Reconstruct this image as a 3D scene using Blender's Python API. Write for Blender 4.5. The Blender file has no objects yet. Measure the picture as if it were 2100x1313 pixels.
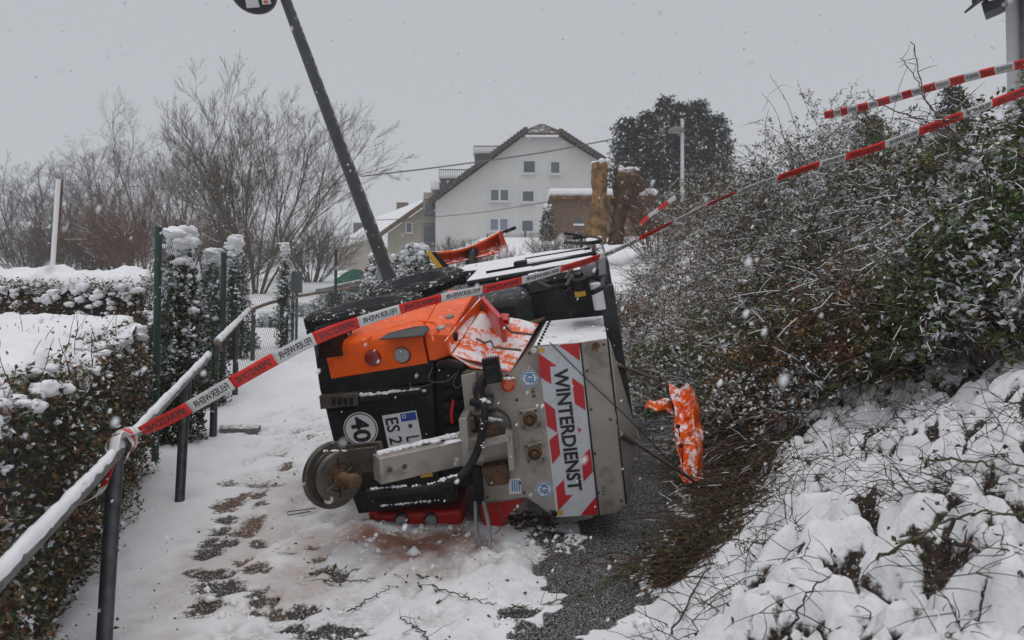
import bpy, math, random
import numpy as np
from mathutils import Vector, Matrix

rng = np.random.default_rng(11)
random.seed(11)
S = bpy.context.scene
COL = S.collection
R = math.radians

# ------------------------------------------------------------------ camera
F_PX, PITCH, CAM_Z = 1700.0, R(2.0), 1.62        # reference picture is 2100 px wide
cam = bpy.data.cameras.new('camera'); cam_o = bpy.data.objects.new('camera', cam); COL.objects.link(cam_o)
cam.sensor_width = 36.0; cam.lens = 36.0 * F_PX / 2100.0
cam.clip_start = 0.05; cam.clip_end = 2000.0
cam_o.location = (0, 0, CAM_Z); cam_o.rotation_euler = (R(90) + PITCH, 0, 0)
cam.dof.use_dof = True; cam.dof.focus_distance = 5.0; cam.dof.aperture_fstop = 4.0
S.camera = cam_o

# ------------------------------------------------------------------ world, sun, exposure
W = bpy.data.worlds.new('World'); S.world = W; W.use_nodes = True
nt = W.node_tree; nt.nodes.clear()
sky = nt.nodes.new('ShaderNodeTexSky'); sky.sky_type = 'NISHITA'; sky.sun_disc = False
sky.sun_elevation = R(78); sky.sun_rotation = R(190)
mixw = nt.nodes.new('ShaderNodeMix'); mixw.data_type = 'RGBA'
mixw.inputs['Factor'].default_value = 0.93
mixw.inputs['B'].default_value = (5.05, 5.14, 5.42, 1)     # closed snow cloud
bgn = nt.nodes.new('ShaderNodeBackground'); bgn.inputs['Strength'].default_value = 0.1
outw = nt.nodes.new('ShaderNodeOutputWorld')
nt.links.new(sky.outputs[0], mixw.inputs['A']); nt.links.new(mixw.outputs['Result'], bgn.inputs['Color'])
nt.links.new(bgn.outputs[0], outw.inputs['Surface'])
sun = bpy.data.lights.new('sun', 'SUN'); sun.energy = 1.1; sun.angle = R(50); sun.color = (1, 0.97, 0.93)
sun_o = bpy.data.objects.new('sun', sun); COL.objects.link(sun_o)
sun_o.rotation_euler = (R(12), 0, R(-10))
S.view_settings.view_transform = 'Standard'; S.view_settings.look = 'None'
S.cycles.volume_bounces = 2
S.view_settings.exposure = 0.0; S.view_settings.gamma = 1.0

# ------------------------------------------------------------------ helpers
def ray(px, py):
    x = (px - 1050.0) / F_PX; y = (656.5 - py) / F_PX
    return Vector((x, math.cos(PITCH) - y * math.sin(PITCH), math.sin(PITCH) + y * math.cos(PITCH)))
CAM = Vector((0, 0, CAM_Z))
def at(px, py, Y):
    d = ray(px, py); return CAM + d * (Y / d.y)
SLOPE = 0.121
def on_path(px, py):
    d = ray(px, py); t = CAM_Z / (SLOPE * d.y - d.z); return CAM + d * t

def tag(o, label=None, cat=None, group=None, kind=None):
    if label: o['label'] = label
    if cat: o['category'] = cat
    if group: o['group'] = group
    if kind: o['kind'] = kind
    return o
def empty(name, loc=(0, 0, 0), parent=None):
    o = bpy.data.objects.new(name, None); COL.objects.link(o); o.location = loc
    o.empty_display_size = 0.1
    if parent: o.parent = parent
    return o
def link(name, me, mat=None, parent=None):
    o = bpy.data.objects.new(name, me); COL.objects.link(o)
    if mat and not me.materials: me.materials.append(mat)
    if parent: o.parent = parent
    return o
def np_mesh(name, v, f, col=None, smooth=False, attrs=None):
    v = np.asarray(v, np.float32); f = np.asarray(f, np.int32)
    me = bpy.data.meshes.new(name); k = f.shape[1]; n = len(f)
    me.vertices.add(len(v)); me.vertices.foreach_set('co', v.ravel())
    me.loops.add(n * k); me.loops.foreach_set('vertex_index', f.ravel())
    me.polygons.add(n); me.polygons.foreach_set('loop_start', np.arange(0, n * k, k, dtype=np.int32))
    me.polygons.foreach_set('use_smooth', np.full(n, smooth, bool))
    if col is not None:
        a = me.color_attributes.new('Col', 'FLOAT_COLOR', 'POINT')
        c = np.ones((len(v), 4), np.float32); c[:, :3] = col; a.data.foreach_set('color', c.ravel())
    for nm, arr in (attrs or {}).items():
        a = me.attributes.new(nm, 'FLOAT', 'POINT'); a.data.foreach_set('value', np.asarray(arr, np.float32))
    me.update(calc_edges=True); me.validate(); return me

class MB:
    """collects shapes into one mesh"""
    def __init__(s): s.v = []; s.f = []
    def add(s, vs, fs):
        o = len(s.v); s.v += [tuple(p) for p in vs]; s.f += [tuple(i + o for i in q) for q in fs]; return s
    def box(s, x0, x1, y0, y1, z0, z1):
        return s.add([(x0,y0,z0),(x1,y0,z0),(x1,y1,z0),(x0,y1,z0),(x0,y0,z1),(x1,y0,z1),(x1,y1,z1),(x0,y1,z1)],
                     [(0,3,2,1),(4,5,6,7),(0,1,5,4),(1,2,6,5),(2,3,7,6),(3,0,4,7)])
    def prism(s, pts, off):
        off = Vector(off); n = len(pts); pts = [Vector(p) for p in pts]
        return s.add(pts + [p + off for p in pts],
                     [tuple(range(n))[::-1], tuple(range(n, 2 * n))] + [(i, (i+1) % n, n + (i+1) % n, n + i) for i in range(n)])
    def loft(s, A, B):
        n = len(A)
        return s.add(list(A) + list(B), [tuple(range(n))[::-1], tuple(range(n, 2*n))] + [(i,(i+1)%n,n+(i+1)%n,n+i) for i in range(n)])
    def bar(s, p, q, w, h, up=(0, 0, 1)):
        p, q = Vector(p), Vector(q); d = (q - p).normalized(); u = Vector(up)
        a = d.cross(u).normalized() * (w / 2); b = a.cross(d).normalized() * (h / 2)
        A = [p - a - b, p + a - b, p + a + b, p - a + b]; return s.loft(A, [x + (q - p) for x in A])
    def tube(s, pts, rad, n=10, caps=True):
        pts = [Vector(p) for p in pts]; m = len(pts)
        if not hasattr(rad, '__len__'): rad = [rad] * m
        prev = None; vs = []; fs = []
        for i, p in enumerate(pts):
            d = (pts[min(i+1, m-1)] - pts[max(i-1, 0)]).normalized()
            if prev is None:
                prev = d.orthogonal().normalized()
            a = (prev - d * prev.dot(d)).normalized(); prev = a; b = d.cross(a)
            for k in range(n):
                t = 2 * math.pi * k / n; vs.append(p + (a * math.cos(t) + b * math.sin(t)) * rad[i])
        for i in range(m - 1):
            for k in range(n):
                fs.append((i*n+k, i*n+(k+1) % n, (i+1)*n+(k+1) % n, (i+1)*n+k))
        if caps: fs += [tuple(range(n))[::-1], tuple(range((m-1)*n, m*n))]
        return s.add(vs, fs)
    def cyl(s, p, q, r, r2=None, n=24): return s.tube([p, q], [r, r if r2 is None else r2], n)
    def lathe(s, p, axis, prof, n=32, caps=True):
        """prof: list of (radius, distance along axis)"""
        p = Vector(p); ax = Vector(axis).normalized(); a = ax.orthogonal().normalized(); b = ax.cross(a); vs = []; fs = []
        for r, h in prof:
            for k in range(n):
                t = 2 * math.pi * k / n; vs.append(p + ax * h + (a * math.cos(t) + b * math.sin(t)) * max(r, 1e-4))
        m = len(prof)
        for i in range(m - 1):
            for k in range(n): fs.append((i*n+k, i*n+(k+1) % n, (i+1)*n+(k+1) % n, (i+1)*n+k))
        if caps: fs += [tuple(range(n))[::-1], tuple(range((m-1)*n, m*n))]
        return s.add(vs, fs)
    def ball(s, c, r, n=8, m=6):
        if not hasattr(r, '__len__'): r = (r, r, r)
        vs = [(c[0], c[1], c[2] - r[2])]; fs = []
        for i in range(1, m):
            t = -math.pi/2 + math.pi * i / m
            for k in range(n):
                u = 2*math.pi*k/n; vs.append((c[0]+r[0]*math.cos(t)*math.cos(u), c[1]+r[1]*math.cos(t)*math.sin(u), c[2]+r[2]*math.sin(t)))
        vs.append((c[0], c[1], c[2] + r[2])); e = len(vs) - 1
        for k in range(n): fs.append((0, 1+(k+1) % n, 1+k)); fs.append((e, 1+(m-2)*n+k, 1+(m-2)*n+(k+1) % n))
        for i in range(m-2):
            for k in range(n): fs.append((1+i*n+k, 1+i*n+(k+1) % n, 1+(i+1)*n+(k+1) % n, 1+(i+1)*n+k))
        return s.add(vs, fs)
    def grid(s, fn, nu, nv):
        vs = [fn(i / nu, j / nv) for j in range(nv + 1) for i in range(nu + 1)]
        return s.add(vs, [(j*(nu+1)+i, j*(nu+1)+i+1, (j+1)*(nu+1)+i+1, (j+1)*(nu+1)+i) for j in range(nv) for i in range(nu)])
    def build(s, name, mat, parent=None, bevel=0, smooth=True, solid=0, ang=35):
        me = bpy.data.meshes.new(name); me.from_pydata(s.v, [], s.f); me.update()
        import bmesh
        bm = bmesh.new(); bm.from_mesh(me); bmesh.ops.recalc_face_normals(bm, faces=bm.faces); bm.to_mesh(me); bm.free()
        if smooth:
            me.polygons.foreach_set('use_smooth', np.ones(len(me.polygons), bool)); me.set_sharp_from_angle(angle=R(ang))
        o = link(name, me, mat, parent)
        if solid:
            m = o.modifiers.new('Solidify', 'SOLIDIFY'); m.thickness = solid; m.offset = 0
        if bevel:
            m = o.modifiers.new('Bevel', 'BEVEL'); m.width = bevel; m.segments = 2; m.limit_method = 'ANGLE'; m.angle_limit = R(40)
        return o

# --- value noise
def _hash(ix, iy, seed):
    h = (ix.astype(np.int64) * 374761393 + iy.astype(np.int64) * 668265263 + seed * 144269) & 0x7fffffff
    h = ((h ^ (h >> 13)) * 1274126177) & 0x7fffffff
    return ((h ^ (h >> 16)) & 0xffff) / 65535.0
def vnoise(x, y, seed=0):
    x = np.asarray(x, float); y = np.asarray(y, float)
    ix = np.floor(x); iy = np.floor(y); fx = x - ix; fy = y - iy
    fx = fx * fx * (3 - 2 * fx); fy = fy * fy * (3 - 2 * fy)
    a = _hash(ix, iy, seed); b = _hash(ix+1, iy, seed); c = _hash(ix, iy+1, seed); d = _hash(ix+1, iy+1, seed)
    return (a*(1-fx)+b*fx)*(1-fy) + (c*(1-fx)+d*fx)*fy
def fbm(x, y, sc=1.0, oc=4, seed=0):
    x = np.asarray(x, float) * sc; y = np.asarray(y, float) * sc; t = 0; a = 0.5; n = 0
    for i in range(oc):
        t = t + a * vnoise(x, y, seed + i * 17); n += a; a *= 0.5; x = x * 2.03 + 3.1; y = y * 2.03 + 1.7
    return t / n
def worley(x, y, sc, seed=0):
    x = np.asarray(x, float) * sc; y = np.asarray(y, float) * sc; ix = np.floor(x); iy = np.floor(y); f1 = np.full(x.shape, 9.); f2 = np.full(x.shape, 9.)
    for dx in (-1, 0, 1):
        for dy in (-1, 0, 1):
            cx = ix + dx; cy = iy + dy; d = np.hypot(cx + _hash(cx, cy, seed) - x, cy + _hash(cx, cy, seed + 77) - y); f2 = np.minimum(f2, np.maximum(f1, d)); f1 = np.minimum(f1, d)
    return f1, f2
def sstep(a, b, x):
    t = np.clip((np.asarray(x, float) - a) / (b - a), 0, 1); return t * t * (3 - 2 * t)

# ------------------------------------------------------------------ materials
def mat_new(name):
    m = bpy.data.materials.new(name); m.use_nodes = True; n = m.node_tree
    return m, n, n.nodes['Principled BSDF']
def N(n, t, **kw):
    k = n.nodes.new(t)
    for a, b in kw.items():
        if a.startswith('i_'): k.inputs[a[2:].replace('_', ' ')].default_value = b
        else: setattr(k, a, b)
    return k
def mixc(n, fac, A, B, blend='MIX'):
    m = n.nodes.new('ShaderNodeMix'); m.data_type = 'RGBA'; m.blend_type = blend
    for key, val in (('Factor', fac), ('A', A), ('B', B)):
        if isinstance(val, bpy.types.NodeSocket): n.links.new(val, m.inputs[key])
        elif key == 'Factor': m.inputs[key].default_value = val
        else: m.inputs[key].default_value = (*val, 1) if len(val) == 3 else val
    return m.outputs['Result']
def ramp(n, src, a, b):
    r = n.nodes.new('ShaderNodeMapRange'); r.interpolation_type = 'SMOOTHSTEP'
    r.inputs['From Min'].default_value = a; r.inputs['From Max'].default_value = b
    n.links.new(src, r.inputs['Value']); return r.outputs['Result']
def math_n(n, op, a, b=None):
    m = n.nodes.new('ShaderNodeMath'); m.operation = op
    for i, val in enumerate((a, b)):
        if val is None: continue
        if isinstance(val, bpy.types.NodeSocket): n.links.new(val, m.inputs[i])
        else: m.inputs[i].default_value = val
    return m.outputs[0]
SNOWC = (0.83, 0.84, 0.865)
def surf(name, color, rough=0.6, metal=0.0, var=0.25, vscale=6.0, dirt=None, dirt_amt=0.4, snow=0.0, snow_scale=14.0,
         snow_lo=0.35, bump=0.1, bscale=60.0, coat=0.0, spec=0.5, obj_space=True):
    """procedural surface: base colour with mottling, dirt, fine relief and lying snow on faces that look up"""
    m, n, p = mat_new(name)
    tc = N(n, 'ShaderNodeTexCoord'); src = tc.outputs['Object']
    def noise(sc, det=5, rg=0.6):
        k = N(n, 'ShaderNodeTexNoise'); k.inputs['Scale'].default_value = sc; k.inputs['Detail'].default_value = det
        k.inputs['Roughness'].default_value = rg; n.links.new(src, k.inputs['Vector']); return k.outputs['Fac']
    c = mixc(n, ramp(n, noise(vscale), 0.3, 0.7), [x * (1 - var) for x in color], [min(1, x * (1 + var)) for x in color])
    if dirt:
        c = mixc(n, math_n(n, 'MULTIPLY', ramp(n, noise(vscale * 2.3, 8, 0.7), 0.5, 0.68), dirt_amt), c, dirt)
    rsock = None
    if snow > 0:
        g = N(n, 'ShaderNodeNewGeometry'); sx = N(n, 'ShaderNodeSeparateXYZ'); n.links.new(g.outputs['Normal'], sx.inputs[0])
        up = ramp(n, sx.outputs['Z'], snow_lo, snow_lo + 0.35)
        nz = noise(snow_scale, 8, 0.75)
        k = ramp(n, nz, 0.72 - 0.5 * snow, 0.80 - 0.5 * snow)
        fac = math_n(n, 'MULTIPLY', up, k)
        c = mixc(n, fac, c, SNOWC)
        rm = N(n, 'ShaderNodeMix'); rm.inputs['A'].default_value = rough; rm.inputs['B'].default_value = 0.8
        n.links.new(fac, rm.inputs['Factor']); rsock = rm.outputs['Result']
        mm = math_n(n, 'SUBTRACT', 1.0, fac); n.links.new(math_n(n, 'MULTIPLY', mm, metal), p.inputs['Metallic'])
    else: p.inputs['Metallic'].default_value = metal
    n.links.new(c, p.inputs['Base Color'])
    if rsock: n.links.new(rsock, p.inputs['Roughness'])
    else:
        rr = N(n, 'ShaderNodeMapRange'); rr.inputs['To Min'].default_value = max(0, rough - 0.12); rr.inputs['To Max'].default_value = min(1, rough + 0.15)
        n.links.new(noise(vscale * 1.7), rr.inputs['Value']); n.links.new(rr.outputs['Result'], p.inputs['Roughness'])
    p.inputs['Coat Weight'].default_value = coat; p.inputs['Specular IOR Level'].default_value = spec
    if bump:
        b = N(n, 'ShaderNodeBump'); b.inputs['Strength'].default_value = bump; b.inputs['Distance'].default_value = 0.01
        n.links.new(noise(bscale, 4), b.inputs['Height']); n.links.new(b.outputs[0], p.inputs['Normal'])
    return m
def attr_mat(name, rough=0.6, gain=1.0, translucent=0.0, bump=0, bscale=80):
    m, n, p = mat_new(name)
    a = N(n, 'ShaderNodeAttribute', attribute_name='Col')
    tc = N(n, 'ShaderNodeTexCoord'); k = N(n, 'ShaderNodeTexNoise'); k.inputs['Scale'].default_value = 40; n.links.new(tc.outputs['Object'], k.inputs['Vector'])
    mr = N(n, 'ShaderNodeMapRange'); mr.inputs['To Min'].default_value = 0.75 * gain; mr.inputs['To Max'].default_value = 1.25 * gain
    n.links.new(k.outputs['Fac'], mr.inputs['Value'])
    n.links.new(mixc(n, 1.0, a.outputs['Color'], mr.outputs['Result'], 'MULTIPLY'), p.inputs['Base Color'])
    p.inputs['Roughness'].default_value = rough; p.inputs['Specular IOR Level'].default_value = 0.25
    return m
M = {}
M['snow'] = surf('snow', SNOWC, 0.75, var=0.05, vscale=3, bump=0.35, bscale=45, spec=0.25)
M['leaf'] = attr_mat('leaf', 0.55)
M['twig'] = attr_mat('twig', 0.8)
M['orange'] = surf('orange_paint', (0.95, 0.12, 0.005), 0.40, var=0.10, vscale=3, dirt=(0.35, 0.05, 0.01), dirt_amt=0.35, snow=0.27, snow_scale=38, bump=0.03, coat=0.0, spec=.35)
M['orange_snowy'] = surf('orange_paint_snowed', (0.95, 0.13, 0.006), 0.45, var=0.12, vscale=3, snow=0.56, snow_scale=11, snow_lo=0.15, bump=0.05)
M['orange_plow'] = surf('orange_plow_paint', (0.62, 0.06, 0.012), 0.5, var=0.3, vscale=5, dirt=(0.12, 0.03, 0.015), dirt_amt=0.6, snow=0.45, snow_lo=0.3)
M['red'] = surf('red_and_shaded_paint', (0.50, 0.010, 0.006), 0.4, var=0.12, bump=0.03)  # for red parts and the side hood, deepened to imitate its shade
M['black'] = surf('black_plastic', (0.012, 0.012, 0.0135), 0.5, var=0.4, dirt=(0.06, 0.055, 0.05), dirt_amt=0.4, snow=0.22, snow_scale=45, snow_lo=0.2, spec=.22)
M['dark'] = surf('dark_grey_panel', (0.033, 0.035, 0.039), 0.42, spec=.3, var=0.3, dirt=(0.12, 0.12, 0.12), dirt_amt=0.3, snow=0.30, snow_scale=26, snow_lo=0.3)
M['dark_snowy'] = surf('dark_grey_panel_snowed', (0.04, 0.042, 0.046), 0.45, var=0.2, snow=0.80, snow_scale=6, snow_lo=0.2)
M['rubber'] = surf('tyre_rubber', (0.018, 0.018, 0.018), 0.8, var=0.3, dirt=(0.07, 0.065, 0.06), dirt_amt=0.5, snow=0.33, snow_scale=26, snow_lo=0.25, bump=0.3, bscale=90, spec=.2)
M['steel'] = surf('stainless_steel', (0.345, 0.315, 0.28), 0.45, metal=0.35, var=0.20, vscale=2.2, dirt=(0.17, 0.14, 0.105), dirt_amt=0.8, bump=0.05, bscale=120)
M['steel_snowy'] = surf('steel_snowed', (0.36, 0.34, 0.31), 0.45, metal=0.4, var=0.15, snow=0.72, snow_scale=8, snow_lo=0.2)
M['steel_dark'] = surf('worn_steel', (0.115, 0.104, 0.09), 0.42, metal=0.6, var=0.3, vscale=9, dirt=(0.10, 0.06, 0.03), dirt_amt=0.5, snow=0.2, snow_scale=30)
M['rust'] = surf('rusty_steel', (0.13, 0.07, 0.035), 0.75, metal=0.3, var=0.4, vscale=25, dirt=(0.3, 0.24, 0.15), dirt_amt=0.5)
M['galv'] = surf('galvanised_post', (0.085, 0.09, 0.095), 0.42, metal=0.55, var=0.3, vscale=12, dirt=(0.03, 0.03, 0.032), dirt_amt=0.6, bump=0.08)
M['rail'] = surf('weathered_rail', (0.17, 0.165, 0.155), 0.55, metal=0.3, var=0.3, vscale=10, bump=0.1)
M['rail_rust'] = surf('rusted_rail', (0.16, 0.085, 0.055), 0.7, metal=0.2, var=0.35, vscale=8, snow=0.45, snow_lo=0.6)
M['white'] = surf('white_film', (0.72, 0.73, 0.75), 0.4, var=0.05, dirt=(0.5, 0.47, 0.43), dirt_amt=0.35, bump=0.02)
M['sign_white'] = surf('sign_white', (0.58, 0.60, 0.64), 0.4, var=0.05, dirt=(0.4, 0.38, 0.35), dirt_amt=0.4, bump=0.02)
M['sign_red'] = surf('sign_red', (0.52, 0.012, 0.022), 0.4, var=0.1, dirt=(0.35, 0.05, 0.05), dirt_amt=0.3, bump=0.02)
M['ink'] = surf('black_ink', (0.012, 0.012, 0.013), 0.5, var=0.1, bump=0)
M['blue'] = surf('emblem_blue', (0.05, 0.22, 0.48), 0.4, var=0.05, bump=0)
M['eu_blue'] = surf('plate_blue', (0.02, 0.07, 0.33), 0.4, var=0.05, bump=0)
M['yellow'] = surf('yellow_plastic', (0.62, 0.36, 0.03), 0.5, var=0.15, bump=0.02)
M['amber'] = surf('amber_lens', (0.60, 0.075, 0.008), 0.15, var=0.1, coat=0.6, bump=0.15, bscale=150)
M['red_lens'] = surf('red_lens', (0.22, 0.008, 0.012), 0.12, var=0.15, coat=0.7, bump=0.25, bscale=150)
M['clear_lens'] = surf('clear_lens', (0.36, 0.37, 0.38), 0.22, var=0.2, metal=0.3, coat=0.5, bump=0.8, bscale=160)
M['glass'] = surf('window_glass', (0.10, 0.115, 0.13), 0.12, var=0.2, vscale=0.8, bump=0)
M['glass_blue'] = surf('window_glass_blind', (0.17, 0.21, 0.30), 0.2, var=0.15, vscale=1.5, bump=0)
M['frame'] = surf('window_frame', (0.62, 0.63, 0.64), 0.5, var=0.05, bump=0)
M['render_grey'] = surf('house_render', (0.60, 0.605, 0.585), 0.9, var=0.06, vscale=0.5, dirt=(0.52, 0.525, 0.50), dirt_amt=0.4, bump=0.1)
M['render_cream'] = surf('cream_render', (0.36, 0.33, 0.27), 0.9, var=0.1, vscale=0.7)
M['roof_tile'] = surf('roof_tile', (0.075, 0.052, 0.046), 0.8, var=0.3, vscale=5, snow=0.4, snow_scale=3)
M['roof_dark'] = surf('dark_roof_tile', (0.035, 0.036, 0.04), 0.6, var=0.3, vscale=5, snow=0.3)
M['metal_dark'] = surf('balcony_metal', (0.10, 0.105, 0.11), 0.5, metal=0.2, var=0.2)
M['brick'] = None
M['wood'] = surf('cut_wood', (0.14, 0.078, 0.036), 0.9, var=0.55, vscale=3.5, dirt=(0.035, 0.024, 0.018), dirt_amt=1.0, snow=0.45, snow_lo=0.45, bump=0.6, bscale=12)
M['bark'] = surf('bark', (0.085, 0.055, 0.035), 0.9, var=0.4, vscale=6, snow=0.45, snow_lo=0.4, bump=0.6, bscale=20)
M['lamp_post'] = surf('painted_lamp_post', (0.055, 0.057, 0.06), 0.5, var=0.2, vscale=8, snow=0.45, snow_scale=16, snow_lo=0.12, bump=0.1)
M['green_post'] = surf('green_post', (0.014, 0.045, 0.034), 0.5, var=0.2, snow=0.4, snow_lo=0.3)
M['wire'] = surf('wire', (0.09, 0.10, 0.10), 0.5, metal=0.3, var=0.1)
M['tape_white'] = surf('tape_white', (0.76, 0.76, 0.76), 0.35, var=0.06, vscale=14, dirt=(0.5, 0.48, 0.47), dirt_amt=0.3, bump=0.15, bscale=25)
M['tape_red'] = surf('tape_red', (0.82, 0.03, 0.022), 0.35, var=0.12, vscale=14, bump=0.15, bscale=25)
M['tape_ink'] = surf('tape_ink', (0.045, 0.045, 0.05), 0.5, var=0.3, vscale=40, bump=0)
M['stone'] = surf('concrete', (0.16, 0.15, 0.145), 0.85, var=0.3, vscale=9, snow=0.55, snow_scale=14, snow_lo=0.5)
M['debris_unused'] = surf('grit_stone', (0.09, 0.09, 0.092), 0.8, var=0.9, vscale=130, bump=0)
M['tarp'] = surf('orange_tarpaulin', (0.92, 0.12, 0.008), 0.75, var=0.15, vscale=6, dirt=(0.06, 0.03, 0.02), dirt_amt=0.8, snow=0.46, snow_scale=16, snow_lo=0.1, bump=0.35, bscale=40, spec=.08)
M['green_tarp'] = surf('green_tarp', (0.035, 0.12, 0.085), 0.6, var=0.15, snow=0.3)
M['grey_strap'] = surf('grey_strap', (0.22, 0.24, 0.25), 0.6, var=0.2)
M['pale_cap'] = surf('pale_cap', (0.62, 0.60, 0.50), 0.5, var=0.08)

# brick wall (too far to tell the bricks apart)
m, n, p = mat_new('brick_wall'); M['brick'] = m
tc = N(n, 'ShaderNodeTexCoord'); mp = N(n, 'ShaderNodeMapping'); mp.inputs['Rotation'].default_value = (R(90), 0, 0)
bk = N(n, 'ShaderNodeTexBrick'); bk.inputs['Scale'].default_value = 3.0
bk.inputs['Color1'].default_value = (0.17, 0.105, 0.062, 1); bk.inputs['Color2'].default_value = (0.22, 0.145, 0.085, 1); bk.inputs['Mortar'].default_value = (0.19, 0.165, 0.14, 1)
n.links.new(tc.outputs['Object'], mp.inputs[0]); n.links.new(mp.outputs[0], bk.inputs[0]); n.links.new(bk.outputs['Color'], p.inputs['Base Color']); p.inputs['Roughness'].default_value = 0.9

# ------------------------------------------------------------------ terrain
FY = np.array([-5, 0, 2.5, 3.43, 4.74, 7.6, 12, 30, 100, 900.]); FX = np.array([-2.0, -0.9, 0.02, 0.40, 0.98, 1.62, 2.1, 3.5, 9, 80.])
def foot(y): return np.interp(y, FY, FX)
def rail_x(y): return -0.815 - 0.245 * y
def base_z(x, y):
    y = np.asarray(y, float); x = np.asarray(x, float)
    z = SLOPE * np.minimum(y, 62)
    r = x / np.maximum(y, 1.0)
    z = z + 0.105 * np.clip(y - 11, 0, 20) * sstep(-0.16, -0.02, r)         # hillside beyond the path
    s = np.clip(x - foot(y), 0, 14)
    z = z + np.where(s < 3.2, 0.47 * s, 1.504 + 0.12 * (s - 3.2)) * sstep(0, 0.25, s) * (1 - 0.9 * sstep(16, 30, y))
    return z
def pip(poly, x, y):
    ins = np.zeros(np.shape(x), bool); n = len(poly)
    for i in range(n):
        x0, y0 = poly[i]; x1, y1 = poly[(i + 1) % n]
        c = ((y0 > y) != (y1 > y)) & (x < (x1 - x0) * (y - y0) / (y1 - y0 + 1e-12) + x0); ins ^= c
    return ins
spill_px = [(1095,1330),(1105,1245),(1150,1205),(1105,1165),(1150,1130),(1200,1085),(1230,1040),(1290,830),(1400,820),(1420,900),(1410,990),(1395,1085),(1310,1180),(1275,1280),(1235,1330)]
spill = [tuple(on_path(*p)[:2]) for p in spill_px]
def spill_mask(x, y):
    dx = (fbm(x, y, 6, 5, 5) - 0.5) * 0.42; dy = (fbm(x, y, 6, 5, 9) - 0.5) * 0.5
    return pip(spill, x + dx, y + dy).astype(float)
PATCH = [(470,1037,27,14,.8,.7),(497,1019,12,8,.7,.9),(531,1015,15,9,.75,.8),(536,1035,15,7,.6,.7),(466,1068,22,7,.7,.2),(451,1089,20,8,.75,.1),
 (517,1073,19,14,.8,.9),(489,1095,22,9,.7,.6),(467,1117,22,9,.95,.1),(433,1115,18,9,.8,.1),(429,1137,24,10,.9,.15),(525,1117,17,7,.7,.4),(498,1151,15,9,.8,.8),
 (526,1170,26,11,.8,.5),(435,1178,42,11,1,.3),(448,1207,42,13,1,.15),(426,1241,28,17,.95,.4),(534,1218,17,13,.75,.3),(564,1221,11,9,.9,.6),(552,1249,38,9,.95,.6),
 (621,1246,40,8,.95,.15),(602,1274,30,8,1,.1),(693,1287,62,15,1,.1),(677,1170,40,6,1,.2),(641,1125,10,5,.9,.9),(660,1145,18,6,.5,1),(585,1135,20,5,.4,1),
 (470,990,18,5,.5,.5),(530,985,24,5,.5,.7),(560,995,20,6,.5,.5),(590,950,12,4,.6,.9),(620,880,22,4,.4,.8),(640,895,16,4,.4,.8),(575,930,14,4,.4,.6),(400,1262,20,6,.5,.1),
 (1060,1255,36,13,1,.1),(1090,1285,30,12,.9,.1),(1160,1130,40,12,.9,.2),(480,880,60,9,.25,.1),(430,780,20,6,.2,.1),(1130,1100,40,16,.9,.2),(1080,1060,60,18,.6,.4)]
xs = np.unique(np.concatenate([-np.geomspace(3.4, 140, 46), np.arange(-3.4, 1.9, 0.032), np.arange(1.9, 3.3, 0.034), np.arange(3.3, 5.0, 0.06), np.geomspace(5.0, 140, 40)]))
ys = np.unique(np.concatenate([np.array([-20, -8, -3, -1, 0, .6, 1.2]), np.arange(1.5, 7.5, 0.028), np.arange(7.5, 11, 0.06), np.geomspace(11, 150, 80)]))
GX, GY = np.meshgrid(xs, ys)
Z = base_z(GX, GY)
near = (1 - sstep(9, 16, GY)) 
bank_s = GX - foot(GY); onbank = sstep(0.0, 0.4, bank_s)
# drifts, crumbs and trodden relief of the snow
rel = (fbm(GX, GY, 1.1, 4, 2) - .5) * 0.05 + (fbm(GX, GY, 7, 4, 3) - .5) * 0.035
lump = fbm(GX, GY * 1.1, 2.6, 4, 21)
wx = GX + (fbm(GX, GY, 4, 3, 7) - .5) * .25; wy = GY + (fbm(GX, GY, 4, 3, 8) - .5) * .25
p1, p2 = worley(wx * 1.0, wy * 1.25, 3.4, 3); q1, q2 = worley(wx, wy * 1.2, 8.0, 5); pil = (1 - np.clip(p1, 0, 1) ** 2) * .24 + (1 - np.clip(q1, 0, 1) ** 2) * .09 + (fbm(GX, GY, 16, 3, 17) - .5) * .012
lowrim = sstep(.25, .75, bank_s)                                  # the rim by the path is a smooth drift
crease = np.maximum(sstep(.24, .04, p2 - p1), .9 * sstep(.24, .04, q2 - q1) * sstep(.36, .5, fbm(GX, GY, 2.2, 3, 12)))
rel = rel * (1 - onbank) + onbank * ((lump - .45) * 0.20 + (pil - .2) * lowrim * 1.0 - crease * .07 * lowrim)
# shoe prints trodden into the path
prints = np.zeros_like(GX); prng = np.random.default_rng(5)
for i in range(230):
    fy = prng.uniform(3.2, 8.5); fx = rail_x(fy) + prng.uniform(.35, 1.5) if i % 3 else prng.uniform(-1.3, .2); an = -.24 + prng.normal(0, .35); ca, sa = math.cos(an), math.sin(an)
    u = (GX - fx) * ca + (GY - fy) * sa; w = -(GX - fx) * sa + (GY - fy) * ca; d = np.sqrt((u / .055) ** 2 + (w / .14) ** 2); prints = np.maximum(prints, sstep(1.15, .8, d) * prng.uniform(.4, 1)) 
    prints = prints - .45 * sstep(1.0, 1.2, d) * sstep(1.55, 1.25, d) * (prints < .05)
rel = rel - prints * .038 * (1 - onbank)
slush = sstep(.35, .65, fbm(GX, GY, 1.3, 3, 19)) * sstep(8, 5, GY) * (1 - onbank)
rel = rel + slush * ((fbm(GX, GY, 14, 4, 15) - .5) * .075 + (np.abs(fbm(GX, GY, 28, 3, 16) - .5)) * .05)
pressed_shade = np.clip(prints, 0, 1) * .8 * (1 - onbank) + slush * .35  # greys prints and slush: compaction, plus shade painted in so the relief shows
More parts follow.
